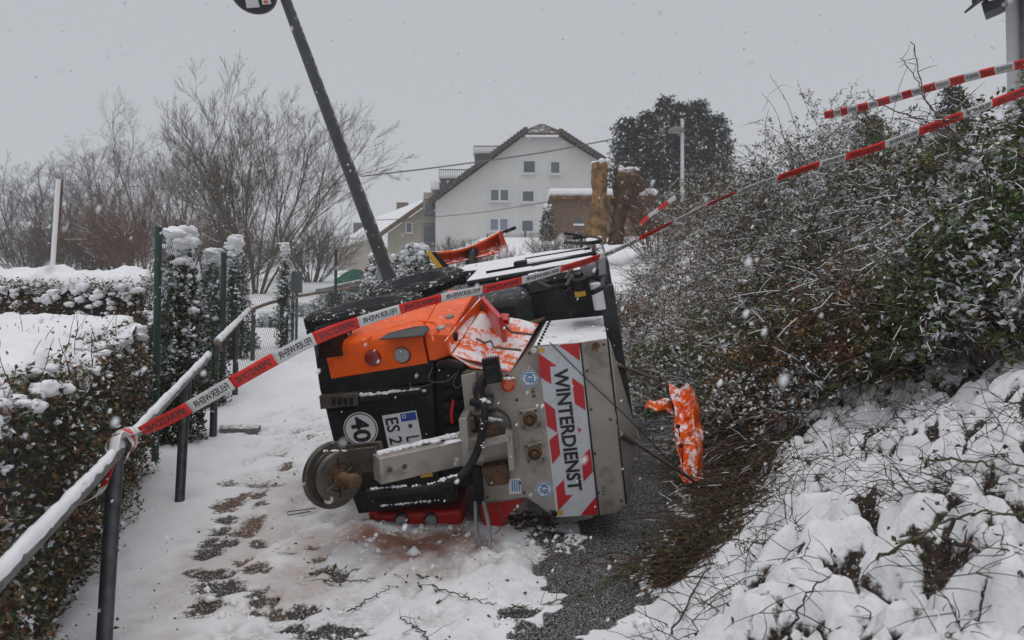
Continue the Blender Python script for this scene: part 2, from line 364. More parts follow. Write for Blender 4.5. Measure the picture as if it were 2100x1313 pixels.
msp = spill_mask(GX, GY)
dark = np.zeros_like(GX); brown = np.zeros_like(GX)
edge = fbm(GX, GY, 26, 3, 44); edge2 = fbm(GX, GY, 60, 2, 45)
for (px, py, rx, ry, dk, br) in PATCH:
    c = on_path(px, py); ex = on_path(px + rx, py); ey = on_path(px, py - ry); ax = abs(ex.x - c.x) * 1.2; ay = abs(ey.y - c.y) * 1.2
    d = np.sqrt(((GX - c.x) / ax) ** 2 + ((GY - c.y) / ay) ** 2)
    mk = sstep(1.35, 0.45, d + (edge - .5) * 1.3) * dk * (.55 + .9 * edge2)
    brown = np.where(mk > dark, br, brown); dark = np.maximum(dark, mk)
stain = np.zeros_like(GX)
for (px, py, rx, ry, a) in [(850,1112,190,34,1.0),(800,1125,120,30,.7),(700,1120,130,60,.3),(560,1050,120,80,.15),(930,1112,90,26,.9),(820,1190,90,25,.14),(740,1060,70,50,.4),(480,1130,120,130,.36),(600,1190,140,70,.38),(640,1000,140,50,.26),(700,1110,150,45,.45),(900,1150,160,40,.3)]:
    c = on_path(px, py); ax = abs(on_path(px + rx, py).x - c.x); ay = abs(on_path(px, py - ry).y - c.y)
    d = np.sqrt(((GX - c.x) / ax) ** 2 + ((GY - c.y) / ay) ** 2)
    stain = np.maximum(stain, a * sstep(1.2, 0.3, d + (fbm(GX, GY, 10, 4, 51) - .5) * 1.1))
churn = np.zeros_like(GX)
for (px, py, rx, ry, h) in [(760,1130,120,28,.05),(740,1090,60,24,.05),(1000,1170,120,50,.06),(1050,1215,60,20,.05),(960,1115,60,16,.03)]:
    c = on_path(px, py); ax = abs(on_path(px + rx, py).x - c.x); ay = abs(on_path(px, py - ry).y - c.y)
    d = np.sqrt(((GX - c.x) / ax) ** 2 + ((GY - c.y) / ay) ** 2)
    churn = np.maximum(churn, h * sstep(1.1, 0.2, d))
rel = rel + churn * (0.3 + 1.6 * fbm(GX, GY, 9, 4, 61))
rel = rel - dark * 0.022 * (0.5 + edge2)
rel = rel * (1 - msp * 0.6) - msp * 0.015 + msp * (edge2 - .5) * 0.012
bare = onbank * lowrim * near * np.maximum(crease * sstep(.34, .50, fbm(GX, GY, 3.2, 3, 26) + (edge - .5) * .4), .8 * sstep(.30, .26, lump + (edge - .5) * .2))           # gaps in the snow on the bank
litter = sstep(0.45, 0.05, np.abs(bank_s - 0.08 - 0.28 * sstep(4.2, 5.4, GY)) / (0.28 + 0.28 * sstep(4.0, 6, GY))) * sstep(3.7, 4.6, GY) * sstep(12, 9, GY)
litter = np.clip(litter * (0.35 + 1.3 * fbm(GX, GY, 7, 4, 71)), 0, 1)
bare = np.maximum(bare, sstep(0.3, 0.6, litter) * (1 - msp))
# thin snow and litter under the thicket on the upper bank
under = onbank * sstep(0.9, 1.6, bank_s) * sstep(5.2, 6.4, GY) * sstep(20, 12, GY)
bare = np.maximum(bare, under * sstep(0.62, 0.45, fbm(GX, GY, 5, 4, 81)))
dark = np.where(onbank > .3, dark * (1 - onbank), dark)
Zf = Z + rel * near + (1 - near) * (fbm(GX, GY, .3, 3, 91) - .5) * 0.3
nyy, nxx = GX.shape
idx = np.arange(nyy * nxx).reshape(nyy, nxx)
quads = np.stack([idx[:-1, :-1], idx[:-1, 1:], idx[1:, 1:], idx[1:, :-1]], -1).reshape(-1, 4)
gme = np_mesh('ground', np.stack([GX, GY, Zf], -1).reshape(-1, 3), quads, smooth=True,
              attrs={'dark': dark.ravel(), 'brown': brown.ravel(), 'stain': stain.ravel(), 'spill': msp.ravel(), 'bare': bare.ravel(), 'pressed_shade': pressed_shade.ravel()})
m, n, p = mat_new('snowy_ground')
tc = N(n, 'ShaderNodeTexCoord')
def gn(sc, det=5, rg=.6):
    k = N(n, 'ShaderNodeTexNoise'); k.inputs['Scale'].default_value = sc; k.inputs['Detail'].default_value = det; k.inputs['Roughness'].default_value = rg
    n.links.new(tc.outputs['Object'], k.inputs['Vector']); return k.outputs['Fac']
def ga(nm): return N(n, 'ShaderNodeAttribute', attribute_name=nm).outputs['Fac']
c = mixc(n, ramp(n, gn(1.3), .3, .7), (0.77, 0.78, 0.805), (0.85, 0.858, 0.88))
c = mixc(n, math_n(n, 'MULTIPLY', ga('pressed_shade'), ramp(n, gn(24, 6, .7), .35, .62)), c, (.47, .46, .455))
st = math_n(n, 'MULTIPLY', ga('stain'), ramp(n, gn(16, 8, .7), .22, .50))
c = mixc(n, math_n(n, 'MINIMUM', st, .92), c, (0.25, 0.10, 0.05))
dk = mixc(n, ga('brown'), (0.035, 0.035, 0.036), (0.15, 0.085, 0.055)); dk = mixc(n, ramp(n, gn(90, 3), .52, .66), dk, (0.40, 0.40, 0.41))
df = ramp(n, math_n(n, 'ADD', ga('dark'), math_n(n, 'MULTIPLY', math_n(n, 'SUBTRACT', gn(42, 7, .72), .46), 2.2)), .25, .65)
df = math_n(n, 'MULTIPLY', df, ramp(n, ga('dark'), .02, .15))
c = mixc(n, df, c, dk)
ba = mixc(n, ramp(n, gn(30, 6), .35, .65), (0.014, 0.011, 0.009), (0.06, 0.036, 0.024))
ba = mixc(n, ramp(n, gn(70, 3), .58, .68), ba, (0.55, 0.56, 0.58))
c = mixc(n, ramp(n, math_n(n, 'ADD', ga('bare'), math_n(n, 'MULTIPLY', math_n(n, 'SUBTRACT', gn(22, 6, .7), .5), .9)), .35, .6), c, ba)
sp = mixc(n, ramp(n, gn(150, 2, .5), .50, .60), (0.028, 0.028, 0.029), (0.30, 0.30, 0.30)); sp = mixc(n, ramp(n, gn(3.5), .55, .75), sp, (0.16, 0.16, 0.16))
c = mixc(n, ramp(n, ga('spill'), .3, .7), c, sp)
n.links.new(c, p.inputs['Base Color']); p.inputs['Roughness'].default_value = .8; p.inputs['Specular IOR Level'].default_value = .25
b = N(n, 'ShaderNodeBump'); b.inputs['Strength'].default_value = .55; b.inputs['Distance'].default_value = .02
n.links.new(gn(38, 7, .65), b.inputs['Height']); n.links.new(b.outputs[0], p.inputs['Normal'])
ground = tag(link('ground', gme, m), 'snow-covered sloping path and embankment ground', kind='structure')
def gz(x, y):
    """ground height including relief at near points (bilinear lookup)"""
    i = np.clip(np.searchsorted(xs, x) - 1, 0, nxx - 2); j = np.clip(np.searchsorted(ys, y) - 1, 0, nyy - 2)
    fx = np.clip((x - xs[i]) / (xs[i+1] - xs[i]), 0, 1); fy = np.clip((y - ys[j]) / (ys[j+1] - ys[j]), 0, 1)
    return (Zf[j, i]*(1-fx) + Zf[j, i+1]*fx)*(1-fy) + (Zf[j+1, i]*(1-fx) + Zf[j+1, i+1]*fx)*fy
def gzf(x, y): return float(gz(np.array([x]), np.array([y]))[0])

# grit crumbs of the spill
def pebbles(xp, yp, r, zoff=0.0):
    k = len(xp); octa = np.array([(1,0,0),(-1,0,0),(0,1,0),(0,-1,0),(0,0,1),(0,0,-1)], float)
    of = np.array([(0,2,4),(2,1,4),(1,3,4),(3,0,4),(2,0,5),(1,2,5),(3,1,5),(0,3,5)])
    j = rng.uniform(.6, 1.4, (k, 6, 1)); V = octa[None] * j * r[:, None, None]
    a = rng.uniform(0, 6.28, k); ca, sa = np.cos(a)[:, None], np.sin(a)[:, None]
    V = np.stack([V[..., 0]*ca - V[..., 1]*sa, V[..., 0]*sa + V[..., 1]*ca, V[..., 2]*.8], -1)
    V = V + np.stack([xp, yp, gz(xp, yp) + zoff], -1)[:, None]
    Fc = (of[None] + 6 * np.arange(k)[:, None, None]).reshape(-1, 3)
    return V.reshape(-1, 3), Fc
k = 60000; xp = rng.uniform(-0.2, 1.9, k); yp = rng.uniform(3.2, 7.6, k); keep = spill_mask(xp, yp) > .5; xp, yp = xp[keep], yp[keep]
v, f = pebbles(xp, yp, rng.uniform(.0018, .0052, len(xp)) * (1 + .5 * (rng.random(len(xp)) < .1)))
g = rng.choice([.02, .03, .05, .10, .28, .5], len(xp), p=[.27, .25, .2, .12, .10, .06]); cc = np.repeat(np.stack([g, g, g * 1.02], -1), 6, 0)
tag(link('spilled_grit', np_mesh('spilled_grit', v, f, cc), M['twig']), 'dark grit and salt spilled beside the steel hopper', 'grit', kind='stuff')

# crumbs of snow thrown about
k = 1500; xp = rng.uniform(-1.6, 0.6, k); yp = rng.uniform(3.3, 5.6, k); kp = (spill_mask(xp, yp) < .5) & (fbm(xp, yp, 1.5, 3, 77) > .5); xp, yp = xp[kp], yp[kp]; k = len(xp)
v, f = pebbles(xp, yp, rng.gamma(2, .0045, k))
tag(link('snow_crumbs', np_mesh('snow_crumbs', v, f, smooth=True), M['snow']), 'small lumps of churned snow strewn over the path', 'snow', kind='stuff')

# ------------------------------------------------------------------ plant helpers
def leaves(P, size, col, up=0.3, aspect=0.55, nrm=None):
    """diamond leaves folded along the midrib, four corners each"""
    k = len(P); d = rng.normal(size=(k, 3)); d[:, 2] *= .7
    nn = rng.normal(size=(k, 3)); nn[:, 2] += up * 3
    if nrm is not None: nn += nrm * 1.2
    d /= np.linalg.norm(d, axis=1)[:, None]; nn -= d * (nn * d).sum(1)[:, None]; nn /= np.linalg.norm(nn, axis=1)[:, None]
    s = np.cross(nn, d); L = (size * rng.uniform(.6, 1.3, k))[:, None]
    V = np.stack([P, P + d*L*.5 + s*L*aspect*.5 + nn*L*.10, P + d*L, P + d*L*.5 - s*L*aspect*.5 + nn*L*.10], 1).reshape(-1, 3)
    i = 4 * np.arange(k)[:, None]; Fc = np.concatenate([i + np.array([[0, 1, 2]]), i + np.array([[0, 2, 3]])], 1).reshape(-1, 3)
    return V, Fc, np.repeat(col, 4, 0)
def segs_mesh(name, A, B, ra, rb, col=None, n=3):
    A = np.asarray(A, float); B = np.asarray(B, float); k = len(A); d = B - A; L = np.linalg.norm(d, axis=1)[:, None] + 1e-9; d = d / L
    h = np.where(np.abs(d[:, 2:3]) < .9, np.array([[0, 0, 1.]]), np.array([[1., 0, 0]])); a = np.cross(d, h); a /= np.linalg.norm(a, axis=1)[:, None]; b = np.cross(d, a)
    ra = np.asarray(ra, float)[:, None]; rb = np.asarray(rb, float)[:, None]; vs = []
    for P, r in ((A, ra), (B, rb)):
        for t in range(n):
            an = 2*math.pi*t/n + .5236; vs.append(P + (a*math.cos(an) + b*math.sin(an)) * r)
    V = np.stack(vs, 1).reshape(-1, 3); i = 2*n*np.arange(k)[:, None]
    Fc = np.concatenate([i + np.array([[t, (t+1) % n, n + (t+1) % n, n + t]]) for t in range(n)], 1).reshape(-1, 4)
    cc = None if col is None else np.repeat(np.asarray(col, float), 2*n, 0)
    return np_mesh(name, V, Fc, cc)
class Segs:
    def __init__(s): s.a = []; s.b = []; s.r = []; s.q = []; s.c = []
    def line(s, pts, r0, r1, col):
        m = len(pts) - 1
        for i in range(m):
            s.a.append(tuple(pts[i])); s.b.append(tuple(pts[i+1])); s.r.append(r0 + (r1-r0)*i/m); s.q.append(r0 + (r1-r0)*(i+1)/m); s.c.append(col)
    def snowline(s, pts, r0, r1, lo=0.3, amt=.6):
        """snow lying along the top of a twig"""
        m = len(pts) - 1
        for i in range(m):
            if random.random() < amt:
                p, q = Vector(pts[i]), Vector(pts[i+1]); d = (q - p).normalized()
                if abs(d.z) < .85:
                    rr = (r0 + (r1-r0)*i/m); off = Vector((0, 0, rr * .8)); s.a.append(tuple(p + off)); s.b.append(tuple(q + off)); s.r.append(rr*1.05); s.q.append(rr*.9); s.c.append((.74, .76, .79))
    def build(s, name, parent=None, n=3): return link(name, segs_mesh(name, s.a, s.b, s.r, s.q, s.c, n), M['twig'], parent)
def jit(col, k, amt=.35):
    c = np.asarray(col)[rng.integers(0, len(col), k)]; return np.clip(c * rng.uniform(1-amt, 1+amt, (k, 1)), 0, 1)
def arc(p, d, L, droop, m=7, wob=.08):
    p = Vector(p); d = Vector(d).normalized(); pts = [p.copy()]
    for i in range(m):
        d = (d + Vector((random.gauss(0, wob), random.gauss(0, wob), -droop / m + random.gauss(0, wob * .6)))).normalized(); p = p + d * (L / m); pts.append(p.copy())
    return pts
def lumps(P, rr, flat=.6):
    """overlapping soft lumps of snow, one mesh (template sphere, jittered)"""
    t = MB().ball((0, 0, 0), 1, 10, 7); tv = np.array(t.v); tri = []
    for q in t.f: tri.append((q[0], q[1], q[2])); 
    for q in t.f:
        if len(q) == 4: tri.append((q[0], q[2], q[3]))
    tri = np.array(tri); k = len(P); rr = np.asarray(rr)
    ph = np.arange(k)[:, None]
    wob = 1 + .8 * (vnoise(tv[None, :, 0]*2.1 + ph*3.1 + tv[None, :, 2]*1.3, tv[None, :, 1]*2.1 + tv[None, :, 2]*1.9, 5) - .5) + .35 * (vnoise(tv[None, :, 0]*5 + ph*1.7, tv[None, :, 1]*5 + tv[None, :, 2]*4, 6) - .5)
    sc = rr[:, None, None] * np.stack([rng.uniform(.8, 1.3, k), rng.uniform(.8, 1.3, k), np.full(k, flat) * rng.uniform(.8, 1.2, k)], -1)[:, None]
    V = tv[None] * wob[..., None] * sc + np.asarray(P)[:, None]
    Fc = (tri[None] + len(tv) * np.arange(k)[:, None, None]).reshape(-1, 3)
    return np_mesh('snow', V.reshape(-1, 3), Fc, smooth=True)

# dark specks of dirt on the trodden snow
k = 700; xp = rng.uniform(-1.9, .5, k); yp = rng.uniform(3.2, 7.5, k); v, f = pebbles(xp, yp, rng.gamma(2, .0022, k)); cc = np.repeat(jit_c := np.array([(.05,.04,.032)]) * rng.uniform(.4, 2.2, (k, 1)), 6, 0)
tag(link('dirt_specks', np_mesh('dirt_specks', v, f, cc), M['twig']), 'dark specks of dirt scattered over the trodden path snow', 'dirt', kind='stuff')

def sprays(P, D, L, m, size, col_list, snow_p, droop=.5, seed=0):
    """twigs carrying rows of leaves; snow lies along whole twigs. P start, D direction, L length arrays"""
    k = len(P); t = np.tile(np.linspace(.1, 1, m), (k, 1)) + rng.normal(0, .03, (k, m)); D = D / np.linalg.norm(D, axis=1)[:, None]
    Q = P[:, None] + D[:, None] * (t * L[:, None])[..., None]; Q[..., 2] -= droop * L[:, None] * t ** 2; Q = Q + rng.normal(0, .012, Q.shape)
    base = jit(col_list, k, .45); col = np.repeat(base[:, None], m, 1) * rng.uniform(.75, 1.3, (k, m, 1))
    sn = (rng.random((k, m)) < snow_p[:, None]); v, f, cc = leaves(Q.reshape(-1, 3), size, col.reshape(-1, 3), .45, .55); cc = cc.reshape(-1, 4, 3); cc[sn.ravel()] = (.68, .69, .715)
    E = P + D * L[:, None]; E[:, 2] -= droop * L; M_ = P + D * (L * .5)[:, None]; M_[:, 2] -= droop * L * .25
    return v, f, cc.reshape(-1, 3), (P, M_, E)

# ------------------------------------------------------------------ text
def text_data(txt, sx=1.0, bold=0.0):
    """flat lettering: (verts 2D normalised to cap height 1 and starting at 0, faces)"""
    cu = bpy.data.curves.new('t', 'FONT'); cu.body = txt; cu.size = 1.0; cu.offset = bold; cu.resolution_u = 3
    o = bpy.data.objects.new('t', cu); COL.objects.link(o); bpy.context.view_layer.update()
    me = bpy.data.meshes.new_from_object(o.evaluated_get(bpy.context.evaluated_depsgraph_get()))
    v = np.array([x.co[:2] for x in me.vertices]); f = [tuple(q.vertices) for q in me.polygons]
    bpy.data.objects.remove(o); bpy.data.curves.remove(cu); bpy.data.meshes.remove(me)
    v -= v.min(0); v /= v[:, 1].max(); v[:, 0] *= sx; return v, f
def put_text(mb, txt, org, along, up, length=None, bold=0.02, sx=1.0):
    """lay lettering on a plane: org + u*along_dir + v*up; scaled so it fills 'length' along"""
    v, f = text_data(txt, sx, bold); org, along, up = Vector(org), Vector(along), Vector(up)
    if length is None: length = v[:, 0].max() * up.length
    a = along.normalized() * (length / v[:, 0].max()); mb.add([org + a * p[0] + up * p[1] for p in v], f)

# ------------------------------------------------------------------ the overturned gritter
# vehicle frame: x = its right, y = its front, z = its roof; it lies on its right side with the nose uphill
vO = at(700, 870, 4.75)
vF = Vector((0.085, 1, 0.206)).normalized(); vU = Vector((0.98, 0, 0.18)); vU = (vU - vF * vU.dot(vF)).normalized(); vR = vF.cross(vU)
VM = Matrix(((vR.x, vF.x, vU.x, vO.x), (vR.y, vF.y, vU.y, vO.y), (vR.z, vF.z, vU.z, vO.z), (0, 0, 0, 1))); VI = VM.inverted()
cl = VI @ CAM
def vdir(px, py): return VI.to_3x3() @ ray(px, py)
def B(px, py, b=0.0):
    d = vdir(px, py); t = (b - cl.y) / d.y; return cl + d * t
def A(px, py, a=-.6):
    d = vdir(px, py); t = (a - cl.x) / d.x; return cl + d * t
truck = empty('gritter_truck'); truck.matrix_world = VM
tag(truck, 'orange and steel winter service gritter truck lying overturned on its side', 'truck')
def part(mb, name, mat, bevel=.004, parent=None, **kw): return mb.build(name, M[mat] if isinstance(mat, str) else mat, parent or truck, bevel=bevel, **kw)
def plate(pts, b, th, name, mat, parent=None, bevel=.002):
    return part(MB().prism([B(x, y, b) for x, y in pts], (0, th, 0)), name, mat, bevel, parent)

M['slat'] = surf('grille_plastic', (.07,.072,.075), .4, var=.2, bump=0)
def smooth_path0(P, m=6):
    out = []
    for i in range(len(P)-1):
        p0, p1, p2, p3 = P[max(i-1,0)], P[i], P[i+1], P[min(i+2,len(P)-1)]
        for k in range(m):
            t = k/m; out.append(.5*((2*p1)+(p2-p0)*t+(2*p0-5*p1+4*p2-p3)*t*t+(3*p1-p0-3*p2+p3)*t**3))
    return out + [P[-1]]
# --- chassis and rear body
mb = MB(); mb.box(-.40, .50, .06, .40, -.02, .74).box(-.30, .50, .41, .98, .10, .74); part(mb, 'engine_bay', 'black', .02)
mb = MB(); mb.box(-.33, -.22, .3, 3.0, -.02, .14).box(.22, .33, .3, 3.0, -.02, .14); part(mb, 'chassis_frame', 'black', .01)
mb = MB(); mb.prism([B(x, y, -.01) for x, y in [(668,842),(688,925),(735,1055),(905,1030),(888,790),(735,800),(725,838)]], (0, .08, 0)); part(mb, 'tailgate', 'black', .008)
# black corner bumper (upper left)
mb = MB(); mb.prism([B(x, y, 0) for x, y in [(640,690),(655,800),(668,845),(735,838),(735,805),(890,785),(890,735),(700,775),(693,702)]], (0, .10, 0)); part(mb, 'bumper', 'black', .012)
mb = MB(); mb.loft([B(x, y, .0) for x, y in [(640,690),(648,738),(700,728),(694,700)]], [A(645,672,-.60), A(655,690,-.56), A(735,650,-.56), A(735,640,-.60)]); part(mb, 'bumper_corner', 'black', .012)
# lower bumper band with lying snow
mb = MB(); mb.prism([B(x, y, -.03) for x, y in [(735,1010),(745,1048),(935,1032),(930,990)]], (0, .1, 0)); part(mb, 'bumper_band', 'black', .015)

# orange hood over the upper (left) corner: cross-section swept along the roof axis
def ha(b): return -.468 - .125 * b                       # outer surface of the flared hood
def hood_section(c, sh=0.0, e=.42):
    return [Vector((-.27, .0, c)), Vector((-.440 + sh, -.006, c)), Vector((-.458 + sh, .004, c)), Vector((ha(.03) + sh, .03, c)),
            Vector((ha(.2) + sh, .20, c)), Vector((ha(e) + sh, e - .02, c)), Vector((ha(e) + .03 + sh, e, c)), Vector((-.30, e, c))]
secs = [hood_section(.0, .03, .36), hood_section(.02, .006, .38), hood_section(.06, 0, .40), hood_section(.40, 0, .60), hood_section(.46, 0, .70), hood_section(.545, .002, .72), hood_section(.562, .014, .72)]
mb = MB(); nS = len(secs[0])
mb.add([q for sec in secs for q in sec], [tuple(range(nS))[::-1], tuple(range((len(secs)-1)*nS, len(secs)*nS))] + [(i*nS+k, i*nS+(k+1) % nS, (i+1)*nS+(k+1) % nS, (i+1)*nS+k) for i in range(len(secs)-1) for k in range(nS)])
hood = part(mb, 'engine_hood', 'orange', 0)
hn = Vector((-1, -.125, 0)).normalized(); hp0 = Vector((-.468, 0, 0))
def H(px, py, off=0.0):
    d = vdir(px, py); t = (hp0 - cl).dot(hn) / d.dot(hn); return cl + d * t + hn * off
mb = MB(); gp = [(777,698),(797,684),(850,671),(878,669),(881,677),(868,690)]
mb.prism([H(x, y, .0005) for x, y in gp], hn * .003); gr = part(mb, 'grille', 'ink', 0, hood)
for i in range(5):
    t = (i + .5) / 5; L0, L1 = H(780 + 20*(1-t), 696 - 11*(1-t), .006), H(868 + 9*(1-t), 688.5 - 18*(1-t), .006)
    mb = MB(); mb.bar(L0 - hn * .003, L1 - hn * .003, .013, .003, hn); part(mb, 'grille_slat', 'slat', .001, hood)
mb = MB(); mb.tube([H(x, y, -.002) for x, y in [(742,702),(778,678),(860,658),(893,661),(903,676),(886,688),(889,700)]], .0055, 6); part(mb, 'hood_seam', 'orange', 0, hood)
# orange side cover ahead of the hood and the side box next to it
mb = MB(); mb.loft([Vector(q) for q in [(-.27,.0,.572),(-.43,0,.572),(ha(.03),.03,.572),(ha(.45),.45,.572),(ha(.7),.98,.572),(-.3,.98,.572)]],
                   [Vector(q) for q in [(-.29,.02,.72),(-.40,.02,.72),(-.43,.05,.72),(ha(.45)+.03,.45,.76),(ha(.7)+.03,.98,.76),(-.3,.98,.76)]]); sc = part(mb, 'side_cover', 'orange', .01)
for (px, py) in [(923, 654), (905, 677)]:
    p = H(px, py); mb = MB(); mb.lathe((p.x - .004, p.y, p.z), (-1, -.1, 0), [(.026, 0), (.026, .012), (.022, .016), (.014, .02)], 20); part(mb, 'filler_cap', 'steel', .002, sc)
# lamps
def lamp_at(px, py, r, name, mat, parent, b=-.002):
    p = B(px, py, b); mb = MB(); mb.lathe(p + Vector((0, .012, 0)), (0, -1, 0), [(r * 1.22, 0), (r * 1.22, .010), (r * 1.06, .013)], 28); h = part(mb, name + '_housing', 'black' if mat == 'clear_lens' else 'red', .002, parent)
    mb = MB(); mb.lathe(p + Vector((0, 0, 0)), (0, -1, 0), [(r, 0), (r, .016), (r * .88, .026), (r * .5, .031), (r * .1, .032)], 28); part(mb, name, mat, 0, parent)
lamp_at(765, 733, .046, 'tail_light', 'red_lens', truck); lamp_at(825, 727, .045, 'reversing_light', 'clear_lens', truck)
# lower hood (right side of the truck, on the ground) with its lamps; its shade is painted as deep red
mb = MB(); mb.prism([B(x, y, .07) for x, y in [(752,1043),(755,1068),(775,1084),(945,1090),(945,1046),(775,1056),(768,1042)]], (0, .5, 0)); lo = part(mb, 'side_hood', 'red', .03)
lamp_at(824, 1066, .036, 'reversing_light', 'clear_lens', truck, .068); lamp_at(884, 1066, .036, 'reversing_light', 'clear_lens', truck, .068)
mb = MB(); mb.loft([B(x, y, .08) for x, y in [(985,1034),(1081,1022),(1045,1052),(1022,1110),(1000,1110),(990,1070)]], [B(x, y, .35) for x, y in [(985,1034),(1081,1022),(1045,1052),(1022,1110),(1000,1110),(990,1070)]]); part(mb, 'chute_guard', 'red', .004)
# hinge bracket and snow-dusted ledge
mb = MB(); mb.prism([B(x, y, -.05) for x, y in [(654,812),(657,840),(735,832),(733,806)]], (0, .06, 0)); part(mb, 'hinge_bracket', 'steel_dark', .004)
for i in range(4):
    x = 680 + 12 * i; mb = MB(); mb.prism([B(q, w, -.055) for q, w in [(x, 817), (x + 1, 831), (x + 8, 830), (x + 7, 816)]], (0, .01, 0)); part(mb, 'bracket_slot', 'black', .001)
mb = MB(); mb.prism([B(x, y, -.05) for x, y in [(738,815),(740,826),(865,808),(863,800)]], (0, .07, 0)); led = part(mb, 'ledge', 'black', .004)
# speed disc
p = B(740, 880, -.014); mb = MB(); mb.lathe(p, (0, -1, 0), [(.100, 0), (.100, .004)], 40); dsc = part(mb, 'speed_disc', 'white', .001)
def ring(c, r0, r1, y, n=40):
    m = MB(); vs = [(c.x + r * math.cos(2*math.pi*k/n), y, c.z + r * math.sin(2*math.pi*k/n)) for r in (r0, r1) for k in range(n)]
    return m.add(vs, [(k, (k+1) % n, n + (k+1) % n, n + k) for k in range(n)])
part(ring(p, .088, .094, p.y - .0055), 'disc_ring', 'ink', 0, dsc)
mb = MB(); put_text(mb, '40', p + Vector((-.074, -.0055, -.052)), (1, 0, 0), (0, 0, .105), .15, .03); part(mb, 'disc_number', 'ink', 0, dsc, smooth=False)
# licence plate
p0 = B(783, 853, -.016); mb = MB(); mb.box(p0.x, p0.x + .28, p0.y, p0.y + .004, p0.z, p0.z + .20); pl = part(mb, 'licence_plate', 'white', .002)
mb = MB(); mb.box(p0.x + .006, p0.x + .052, p0.y - .0015, p0.y, p0.z + .105, p0.z + .195); part(mb, 'plate_band', 'eu_blue', 0, pl)
mb = MB(); put_text(mb, 'D', p0 + Vector((.014, -.003, .115)), (1, 0, 0), (0, 0, .022)); part(mb, 'plate_country', 'white', 0, pl, smooth=False)
mb = MB(); put_text(mb, 'ES 2', p0 + Vector((.02, -.003, .014)), (1, 0, 0), (0, 0, .075), .155, .015); part(mb, 'plate_lettering', 'ink', 0, pl, smooth=False)
mb = MB(); put_text(mb, 'L', p0 + Vector((.142, -.003, .112)), (1, 0, 0), (0, 0, .075), .03, .015); part(mb, 'plate_lettering', 'ink', 0, pl, smooth=False)
for dx in (.082,):
    mb = MB(); mb.lathe(p0 + Vector((dx, 0, .15)), (0, -1, 0), [(.012, 0), (.012, .003)], 16); part(mb, 'plate_seal', 'steel_dark', 0, pl)
mb = MB(); bx = B(862, 975, -.02); mb.box(bx.x - .016, bx.x + .016, bx.y, bx.y + .004, bx.z, bx.z + .07); part(mb, 'warning_sticker', 'yellow', 0)

# --- wheels
def wheel(c, axis, r=.36, w=.21, name='wheel', rot=0):
    axis = Vector(axis).normalized(); root = empty(name, parent=truck)
    pr = [(r*.60, 0), (r*.66, -.006), (r*.80, -.004), (r*.93, .012), (r, .04), (r, w-.04), (r*.93, w-.012), (r*.78, w), (r*.60, w-.012), (r*.60, 0)]
    mb = MB(); mb.lathe(c, axis, pr, 56, caps=False); part(mb, 'tyre', 'rubber', 0, root)
    mb = MB()
    a = axis.orthogonal().normalized(); b2 = axis.cross(a)
    for k in range(44):                                       # tread blocks, slanted
        t = 2*math.pi*k/44; e = a*math.cos(t)+b2*math.sin(t); tg = b2*math.cos(t)-a*math.sin(t); s = 1 if k % 2 else -1
        for h0, h1 in ((.035, .095), (w-.095, w-.035)):
            mb.bar(Vector(c)+axis*h0+e*(r+.003)-tg*.008*s, Vector(c)+axis*h1+e*(r+.003)+tg*.008*s, .028, .014, e)
    part(mb, 'tread', 'rubber', 0, root, smooth=False)
    mb = MB(); mb.lathe(Vector(c)+axis*(w*.5), axis, [(r*.60, -.09), (r*.60, .085), (r*.64, .10), (r*.60, .095), (r*.56, .06), (r*.50, .02), (r*.28, .01), (r*.24, .05), (r*.08, .055)], 40); part(mb, 'rim', 'dark', 0, root)
    for k in range(6):
        t = 2*math.pi*k/6; e = a*math.cos(t)+b2*math.sin(t); q = Vector(c)+axis*(w*.5+.01)+e*r*.38; mb = MB(); mb.cyl(q, q+axis*.018, .013, n=6); part(mb, 'wheel_nut', 'steel_dark', 0, root)
rw = Vector((0, .84, .03)); fw = Vector((0, 2.0, .16))
wheel((-.375, rw.y, rw.z), (-1, 0, 0), .39); wheel((-.38, fw.y, fw.z), (-1, -.10, -.03), .38)
wheel((.25, rw.y, rw.z), (1, 0, 0), .36); wheel((.30, fw.y, fw.z), (1, 0, 0), .36)
for w_ in (rw, fw):
    mb = MB(); mb.cyl((-.30, w_.y, w_.z), (.30, w_.y, w_.z), .05); part(mb, 'axle', 'black', 0)

# --- side tank panel and cab
mb = MB(); mb.box(-.475, .45, .99, 1.50, .48, 1.10); part(mb, 'side_tank', 'dark', .10)
mb = MB(); mb.loft([Vector(q) for q in [(-.38,1.24,.10),(-.47,1.24,.56),(-.2,1.24,.56)]], [Vector(q) for q in [(-.43,1.60,.12),(-.52,1.60,.56),(-.2,1.60,.56)]]); part(mb, 'wheel_arch', 'dark', .01)
mb = MB(); mb.box(-.40, .5, 1.0, 1.9, .2, .62); part(mb, 'battery_box', 'black', .02)
cabpts = [(1.30, .45), (1.22, 1.58), (2.05, 1.64), (2.65, 1.62), (3.05, 1.25), (3.12, .75), (3.12, .35), (2.45, .35), (2.3, .55), (1.75, .55), (1.6, .45)]
mb = MB(); mb.loft([Vector((-.50, y, z)) for y, z in cabpts], [Vector((.54, y, z)) for y, z in cabpts]); cab = part(mb, 'cab', 'dark', .03)
dpt = [(1.52,.62),(1.52,1.56),(2.62,1.56),(2.94,1.2),(2.99,.70),(2.99,.40),(2.5,.40),(2.32,.60)]
mb = MB(); mb.loft([Vector((-.545, y, z)) for y, z in dpt], [Vector((-.505, y, z)) for y, z in dpt]); door = part(mb, 'cab_door', 'dark_snowy', .012)
dpt = [(2.05,.95),(2.05,1.50),(2.58,1.50),(2.85,1.16),(2.88,.95)]
mb = MB(); mb.loft([Vector((-.551, y, z)) for y, z in dpt], [Vector((-.535, y, z)) for y, z in dpt]); part(mb, 'door_window', 'dark_snowy', .003, door)
